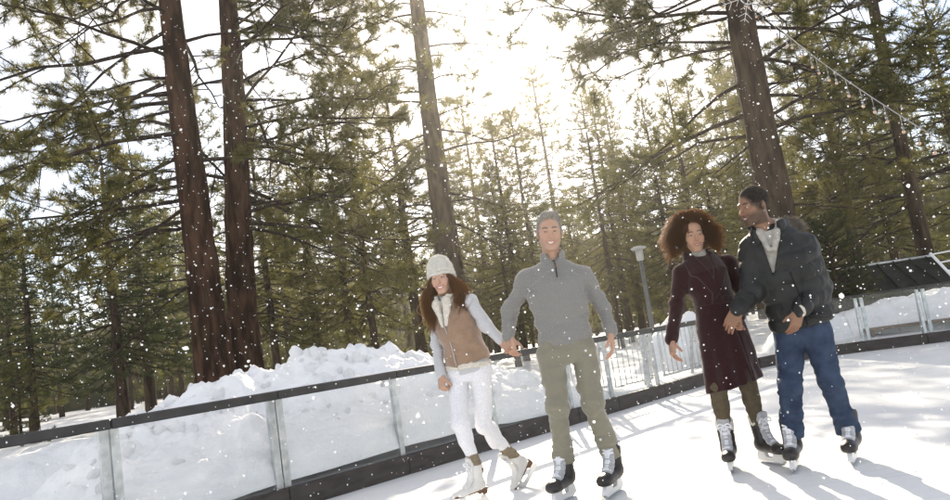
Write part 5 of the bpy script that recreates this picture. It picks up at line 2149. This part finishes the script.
HU = [-5.2, -4.2, -3.2, -2.7, -2.2, -1.92, -1.73, -1.45, -1.15, -.81, -.55, -.22, -.02, .11, .5, 1.0, 1.3, 1.6, 2.1, 3.2]
HZ = [.05, .06, .10, .30, .78, .95, 1.02, 1.04, 1.10, 1.17, 1.13, 1.17, 1.06, .94, .84, .72, .50, .22, .10, .06]


def heap_point(u, d):
    x = u + N2[0] * d
    y = WA + WB * u + N2[1] * d
    top = np.interp(u, HU, HZ)
    prof = np.interp(d, [.0, .08, .45, .85, 1.25, 1.7, 2.4, 3.4, 4.2], [.17, .22, .40, .78, 1.0, .93, .55, .15, -.1])
    z = top * prof + .14 * sstep(.02, .07, d) * sstep(.9, .4, d)
    P = np.stack([x, y, z * 1.4], 1)
    amt = sstep(.05, .5, d) * np.clip(top / .6, .12, 1) * sstep(4.2, 3.0, d)
    z = z + lump(P, 21) * amt
    # drifted foot against the glass
    z = z + .10 * sstep(.0, .25, d) * sstep(1.0, .45, d) * (.6 + .7 * vnoise(np.stack([u * 1.2, d * 2, 0 * u], 1), 8)) * np.clip(top / .5, 0, 1)
    # clods overhang a little
    off = .05 * fbm(P * 5, 2, 31) * amt
    return np.stack([x + off * N2[0], y + off * N2[1], np.maximum(z, -.06)], 1)


us, ds = np.arange(-5.2, 3.2, .026), np.arange(.03, 4.2, .030)
U, D = np.meshgrid(us, ds)
V = heap_point(U.ravel(), D.ravel())
nx, ny = len(us), len(ds)
i = np.arange(ny - 1)[:, None] * nx + np.arange(nx - 1)[None]
heap = mk('snow_heap', V, np.stack([i, i + 1, i + nx + 1, i + nx], -1).reshape(-1, 4), MT['snow'])
tag(heap, 'big lumpy heap of ploughed snow behind the fence at left', 'snow heap')


def ico(sub=2):
    import bmesh
    bm = bmesh.new()
    bmesh.ops.create_icosphere(bm, subdivisions=sub, radius=1)
    V = np.array([v.co[:] for v in bm.verts])
    F = np.array([[v.index for v in f.verts] for f in bm.faces])
    bm.free()
    return V, F


IV, IF = ico(3)
chunks = []
for k in range(6):
    v = IV * (1 + .26 * fbm(IV * 1.6 + k * 9, 3, 60 + k)[:, None] + .10 * (.5 - worley(IV * 2.2 + k * 5, 70 + k))[:, None]) * A(1, .85, .72)
    o = mk('snow_chunk', v, IF, MT['snow'], link=False)
    chunks.append(o.data)
r = np.random.default_rng(12)


def chunk(parent, p, s):
    c = bpy.data.objects.new('snow_chunk', chunks[int(r.integers(0, 6))])
    c.location = p
    c.scale = (s * r.uniform(.8, 1.25), s * r.uniform(.8, 1.2), s * r.uniform(.7, 1.1))
    c.rotation_euler = tuple(r.uniform(0, 6.28, 3))
    col.objects.link(c)
    c.parent = parent


for k in range(140):
    u = r.uniform(-2.9, 1.1)
    d = r.choice([r.uniform(.75, 1.5), r.uniform(.3, .8)], p=[.72, .28])
    p = heap_point(np.array([u]), np.array([d]))[0]
    chunk(heap, tuple(p + A(0, 0, -.01)), r.uniform(.025, .075) * (1.2 if d > .8 else .8))


def bank(name, line, width, label, seed, step=.03, foot=.5):
    """lumpy bank along a polyline of (x, y, height)"""
    L = np.array(line, float)
    t = np.concatenate([[0], np.cumsum(np.hypot(np.diff(L[:, 0]), np.diff(L[:, 1])))])
    uu, dd = np.arange(0, t[-1], step), np.arange(-width, width + 1e-6, step)
    U, D = np.meshgrid(uu, dd)
    U, D = U.ravel(), D.ravel()
    x, y, h = [np.interp(U, t, L[:, k]) for k in range(3)]
    dx, dy = np.gradient(np.interp(uu, t, L[:, 0])), np.gradient(np.interp(uu, t, L[:, 1]))
    ln = np.hypot(dx, dy)
    nx_, ny_ = np.tile(-dy / ln, len(dd)), np.tile(dx / ln, len(dd))
    x, y = x + nx_ * D, y + ny_ * D
    z = h * sstep(1, .25, np.abs(D) / width)
    P = np.stack([x, y, z], 1)
    z = z + lump(P, seed) * .55 * sstep(1, .6, np.abs(D) / width) * np.clip(h / .5, 0, 1) - .05
    z = np.where(edge_dist(x, y) < .06, -.05, z)
    n_ = len(uu)
    i = np.arange(len(dd) - 1)[:, None] * n_ + np.arange(n_ - 1)[None]
    o = mk(name, np.stack([x, y, z], 1), np.stack([i, i + 1, i + n_ + 1, i + n_], -1).reshape(-1, 4), MT['snow'])
    return tag(o, label, 'snow bank')


bank('snow_bank', [(4.7, 13.6, .1), (5.2, 13.55, .62), (5.6, 13.6, .56), (6.3, 13.65, .66), (7.1, 13.45, .78), (8.0, 13.1, .82), (9.5, 12.5, .85), (11, 12.0, .8)], .78,
     'snow bank behind the glass at the far right, before the dark shed', 5)
bank('snow_bank', [(2.6, 13.0, .05), (3.1, 13.4, .75), (3.55, 13.8, 1.08), (4.0, 14.2, .7), (4.4, 14.6, .05)], .9,
     'snow mound behind the glass beside the burgundy coat sleeve', 6)
bank('snow_bank', [(-8.5, 9.3, .05), (-7.2, 9.9, .45), (-6.0, 10.6, .55), (-4.8, 11.3, .62), (-3.6, 11.8, .5), (-2.4, 12.6, .1)], 1.2,
     'low drift of snow under the paired reddish trunks', 7, .05)

# ------------------------------------------------------------------ crowd barriers behind the glass
MT['white_paint'] = mat('white_paint', (.74, .75, .76), .4, (.80, .80, .80), scale=9, spec=.4)
MT['lamp_paint'] = mat('lamp_paint', (.15, .155, .155), .5, (.20, .205, .205), scale=9, spec=.4, metal=.3)
MT['lamp_white'] = mat('lamp_white', (.46, .46, .44), .35, spec=.4)
MT['tarp_dark'] = mat('shed_dark', (.010, .012, .011), .75, (.022, .025, .022), scale=5, spec=.2, bump=.4, bscale=12)
MT['wood'] = mat('weathered_wood', (.13, .095, .062), .8, (.24, .18, .12), scale=12, spec=.15, stretch=(1, 12, 12), bump=.4)


def barrier(u0, u1, off, label, h=.98):
    a = A(u0 + N2[0] * off, WA + WB * u0 + N2[1] * off, 0)
    b = A(u1 + N2[0] * off, WA + WB * u1 + N2[1] * off, 0)
    e = empty('crowd_barrier', tuple((a + b) / 2))
    tag(e, label, 'barrier', 'steel barriers behind the fence')
    o = (a + b) / 2
    d = nrm(b - a)
    L = np.linalg.norm(b - a)
    zz = A(0, 0, 1)
    c = .12
    hl = L / 2
    loop = [-d * hl + zz * .03, -d * hl + zz * (h - c), -d * (hl - c * .3) + zz * (h - c * .3), -d * (hl - c) + zz * h,
            d * (hl - c) + zz * h, d * (hl - c * .3) + zz * (h - c * .3), d * hl + zz * (h - c), d * hl + zz * .03]
    MB().tube(np.array(loop), .019, 8).build('frame', MT['alu'], e)
    MB().tube([-d * hl + zz * .18, d * hl + zz * .18], .016, 8).build('lower_rail', MT['alu'], e)
    n = int(L / .13)
    me = None
    for k in range(1, n):
        p = -d * hl + d * (L * k / n)
        MB().tube([p + zz * .18, p + zz * (h - .01)], .008, 6).build('bar', MT['alu'], e)
    for s_ in (-1, 1):
        q = d * s_ * (hl - .15)
        nn = A(N2[0], N2[1], 0)
        MB().tube([q - nn * .24 + zz * .02, q - nn * .2 + zz * .045, q + nn * .2 + zz * .045, q + nn * .24 + zz * .02], .016, 6).build('foot', MT['alu'], e)


barrier(1.42, 2.72, .62, 'steel crowd barrier behind the glass, nearer the grey haired man', .86)
barrier(2.95, 4.25, .62, 'steel crowd barrier behind the glass, nearer the burgundy coat', .86)

# ------------------------------------------------------------------ lamp post
lx, ly = 3.90, 18.0
lp = empty('lamp_post', (lx, ly, gz(lx, ly)))
tag(lp, 'small grey lamp post with a flat cap between the two couples', 'lamp post')
z0 = gz(lx, ly)
MB().tube([(0, 0, -.1), (0, 0, 2.42 - z0)], [.055, .05], 12).build('pole', MT['lamp_paint'], lp)
MB().tube([(0, 0, -.05), (0, 0, .10), (0, 0, .14)], [.11, .11, .06], 14).build('base', MT['lamp_paint'], lp)
MB().tube([(0, 0, 2.42 - z0), (0, 0, 2.44 - z0), (0, 0, 2.70 - z0)], [.06, .085, .095], 14).build('lantern', MT['lamp_white'], lp)
MB().tube([(0, 0, 2.70 - z0), (0, 0, 2.715 - z0), (0, 0, 2.745 - z0), (0, 0, 2.78 - z0)], [.16, .19, .18, .05], 20).build('cap', MT['lamp_white'], lp)

# ------------------------------------------------------------------ dark shed, white rails, bench at the right
sh = empty('shed', (8.9, 16.6, 0))
tag(sh, 'low dark shed with sloping roof behind the right hand snow bank', 'shed')


def quad_slab(pts, t):
    p = np.array(pts, float)
    n = nrm(np.cross(p[1] - p[0], p[3] - p[0]))
    V = np.concatenate([p, p - n * t])
    return V, np.array([[0, 1, 2, 3], [7, 6, 5, 4], [0, 4, 5, 1], [1, 5, 6, 2], [2, 6, 7, 3], [3, 7, 4, 0]])


MB().add(*quad_slab([(-1.75, -1.05, .66), (1.25, -1.05, .66), (1.0, .0, 1.46), (-1.35, .0, 1.46)], .05)).build('roof', MT['tarp_dark'], sh, False)
MB().add(*quad_slab([(-1.35, .005, 1.46), (1.0, .005, 1.46), (1.25, 1.05, .66), (-1.75, 1.05, .66)], .05)).build('roof', MT['tarp_dark'], sh, False)
MB().tube([(-1.37, 0, 1.475), (1.02, 0, 1.475)], .028, 8).build('ridge_cap', MT['alu'], sh)
for k, x_ in enumerate(np.linspace(-1.6, 1.1, 7)):
    t0 = lerp(A(x_, -1.06, .675), A(x_ * .8 - .0, -.02, 1.475), 1.0)
    MB().tube([A(x_, -1.06, .680), t0], .016, 5).build('batten', MT['tarp_dark'], sh)
for y_ in (-.96, .96):
    MB().box((-.25, y_, .30), (2.9, .05, .72)).build('wall', MT['tarp_dark'], sh, False)
for x_ in (-1.66, 1.16):
    MB().box((x_, 0, .30), (.05, 1.85, .72)).build('wall', MT['tarp_dark'], sh, False)

st_ = empty('stair_rail', (8.75, 13.9, 0))
tag(st_, 'white metal stair rail cut off by the right edge', 'railing')
for k in range(4):
    MB().tube([(-.42 + .10 * k, 0, 1.43 - .17 * k * 1.0), (1.2, 0, 1.50 - .17 * k)], .016, 6).build('bar', MT['white_paint'], st_)
MB().tube([(-.45, 0, 1.46), (.25, 0, .35)], .028, 8).build('stringer', MT['white_paint'], st_)
for x_ in (.30, 1.1):
    MB().tube([(x_, 0, 0), (x_, 0, 1.50)], .022, 8).build('post', MT['white_paint'], st_)

bn = empty('bench', (7.15, 12.66, 0), math.atan2(-.33, .9))
tag(bn, 'low wooden bench behind the glass at the far right', 'bench')
for k in range(3):
    MB().box((0, -.10 + .115 * k, .30), (1.75, .105, .04), None, .006).build('plank', MT['wood'], bn, False)
for x_ in (-.75, .75):
    MB().box((x_, .015, .14), (.06, .30, .28), None, .005).build('leg', MT['wood'], bn, False)

# dark fir bush behind the man in the puffer jacket
bx, by = 6.88, 14.75
put_tree('fir_bush', make_pine(77, H=2.3, r0=.06, zc=.12, L0=.78, nl=85, style='cone', tuft=tuft_templates(16, .085, .011, 8, (15, 85), 9, .05), ts=.055, sub=.085, trunk_n=8, ridge=0, droop=.1, wood_sides=3, min_twig=.12),
         (bx, by, gz(bx, by)), 'dark dense fir bush beside the shed, right of the puffer jacket', 'bush', mats=('bark', 'limb', 'needle_c'))
bx, by = -12.55, 20.0
put_tree('pine_sapling', make_pine(78, H=2.1, r0=.03, zc=.2, L0=.6, nl=40, style='cone', tuft=tuft_templates(16, .10, .010, 8, (15, 85), 9, .05), ts=.08, sub=.12, trunk_n=6, ridge=0, droop=.1, wood_sides=3, min_twig=.12),
         (bx, by, gz(bx, by)), 'small pine sapling behind the rail at the left edge', 'sapling', mats=('bark', 'limb', 'needle_b'))

# ------------------------------------------------------------------ string lights and snowflake ornament on the big pine
MT['wire'] = mat('cable_grey', (.22, .23, .24), .4, spec=.4)
MT['bulb'] = mat('frosted_bulb', (.40, .32, .28), .25, spec=.5, trans=.5, tcol=(.85, .70, .60))
MT['wire_white'] = mat('white_wire', (.75, .75, .76), .5, spec=.3)
ca, cb = A(5.55, 13.9, 7.35), A(4.66, 6.6, 1.86)
tt = np.linspace(0, 1, 40)
cp = ca + (cb - ca) * tt[:, None]
cp[:, 2] -= .25 * np.sin(np.pi * tt)
sl_ = empty('string_lights', tuple(ca))
tag(sl_, 'cable with small round bulbs strung down from the big dark pine', 'string lights')
MB().tube(cp - ca, .006, 6).build('cable', MT['wire'], sl_)
r = np.random.default_rng(2)
for k in range(24):
    t = .06 + .92 * k / 24 + r.uniform(-.01, .01)
    p = np.array([np.interp(t, tt, cp[:, c]) for c in range(3)]) - ca
    dr = .10 + r.uniform(0, .08)
    MB().tube([p, p - A(0, 0, dr)], .004, 5).build('drop_wire', MT['wire'], sl_)
    MB().tube([p - A(0, 0, dr - .005), p - A(0, 0, dr + .03)], .013, 8).build('socket', MT['wire'], sl_)
    v = IV[:] * .019 + (p - A(0, 0, dr + .055))
    mk('bulb', v, IF, MT['bulb'], sl_)

orn = empty('snowflake_ornament', (5.90, 13.78, 6.82))
tag(orn, 'white wire snowflake ornament hung high on the big dark pine', 'ornament')
mb = MB()
for k in range(6):
    a = k * math.pi / 3 + .2
    d = A(math.cos(a), 0, math.sin(a))
    mb.tube([A(0, 0, 0), d * .52], .005, 6)
    for q, l_ in ((.2, .14), (.34, .17), (.46, .10)):
        for s_ in (-1, 1):
            e_ = A(math.cos(a + s_ * .9), 0, math.sin(a + s_ * .9))
            mb.tube([d * q, d * q + e_ * l_], .0045, 6)
mb.build('wire_star', MT['wire_white'], orn)
ring = [A(.16 * math.cos(a), 0, .16 * math.sin(a)) for a in np.linspace(0, 2 * math.pi, 25)]
MB().tube(np.array(ring), .010, 6, False).build('wire_ring', MT['wire_white'], orn)

# ------------------------------------------------------------------ falling snow
MT['flake'] = mat('snowflakes', (.92, .93, .95), .6, spec=.2, trans=.6, tcol=(.98, .98, .98))
r = np.random.default_rng(164)
OV, OF = ico(1)
QV = np.array([(1, 0, 0), (-1, 0, 0), (0, 1, 0), (0, -1, 0), (0, 0, 1), (0, 0, -1)], float)
QF = np.array([(0, 2, 4), (2, 1, 4), (1, 3, 4), (3, 0, 4), (2, 0, 5), (1, 2, 5), (3, 1, 5), (0, 3, 5)])
fs = MB()
for n, med, sg, tv, tf in ((12500, .0031, .26, QV, QF), (4200, .0048, .26, OV, OF)):
    pos = np.stack([r.uniform(-6, 6, n), r.uniform(1.7, 7.0, n), r.uniform(.05, 5.2, n)], 1)
    rad = med * np.exp(r.normal(0, sg, n))
    m_ = len(tv)
    v = (tv[None] * r.uniform(.7, 1.25, (n, m_, 1)) * rad[:, None, None]) + pos[:, None]
    fs.add(v.reshape(-1, 3), (tf[None] + m_ * np.arange(n)[:, None, None]).reshape(-1, 3))
v, f = fs.get()
fl = mk('falling_snow', v.reshape(-1, 3), f, MT['flake'])
tag(fl, 'falling snowflakes filling the air over the rink', 'snow', kind='stuff')
# ------------------------------------------------------------------ haze: backlit frosty air round the whole place
hz = MB().box((0, 40, 14.0), (190, 130, 32)).build('haze', None, None, False)
tag(hz, kind='stuff')
hm = bpy.data.materials.new('frosty_air')
hm.use_nodes = True
hn, hl = hm.node_tree.nodes, hm.node_tree.links
hn.remove(hn['Principled BSDF'])
pv = hn.new('ShaderNodeVolumePrincipled')
pv.inputs['Color'].default_value = (.95, .93, .88, 1)
pv.inputs['Density'].default_value = .0009
pv.inputs['Anisotropy'].default_value = .74
pv.inputs['Density Attribute'].default_value = ''
pv.inputs['Temperature Attribute'].default_value = ''
hm.cycles.homogeneous_volume = True
hl.new(pv.outputs['Volume'], hn['Material Output'].inputs['Volume'])
hz.data.materials.append(hm)
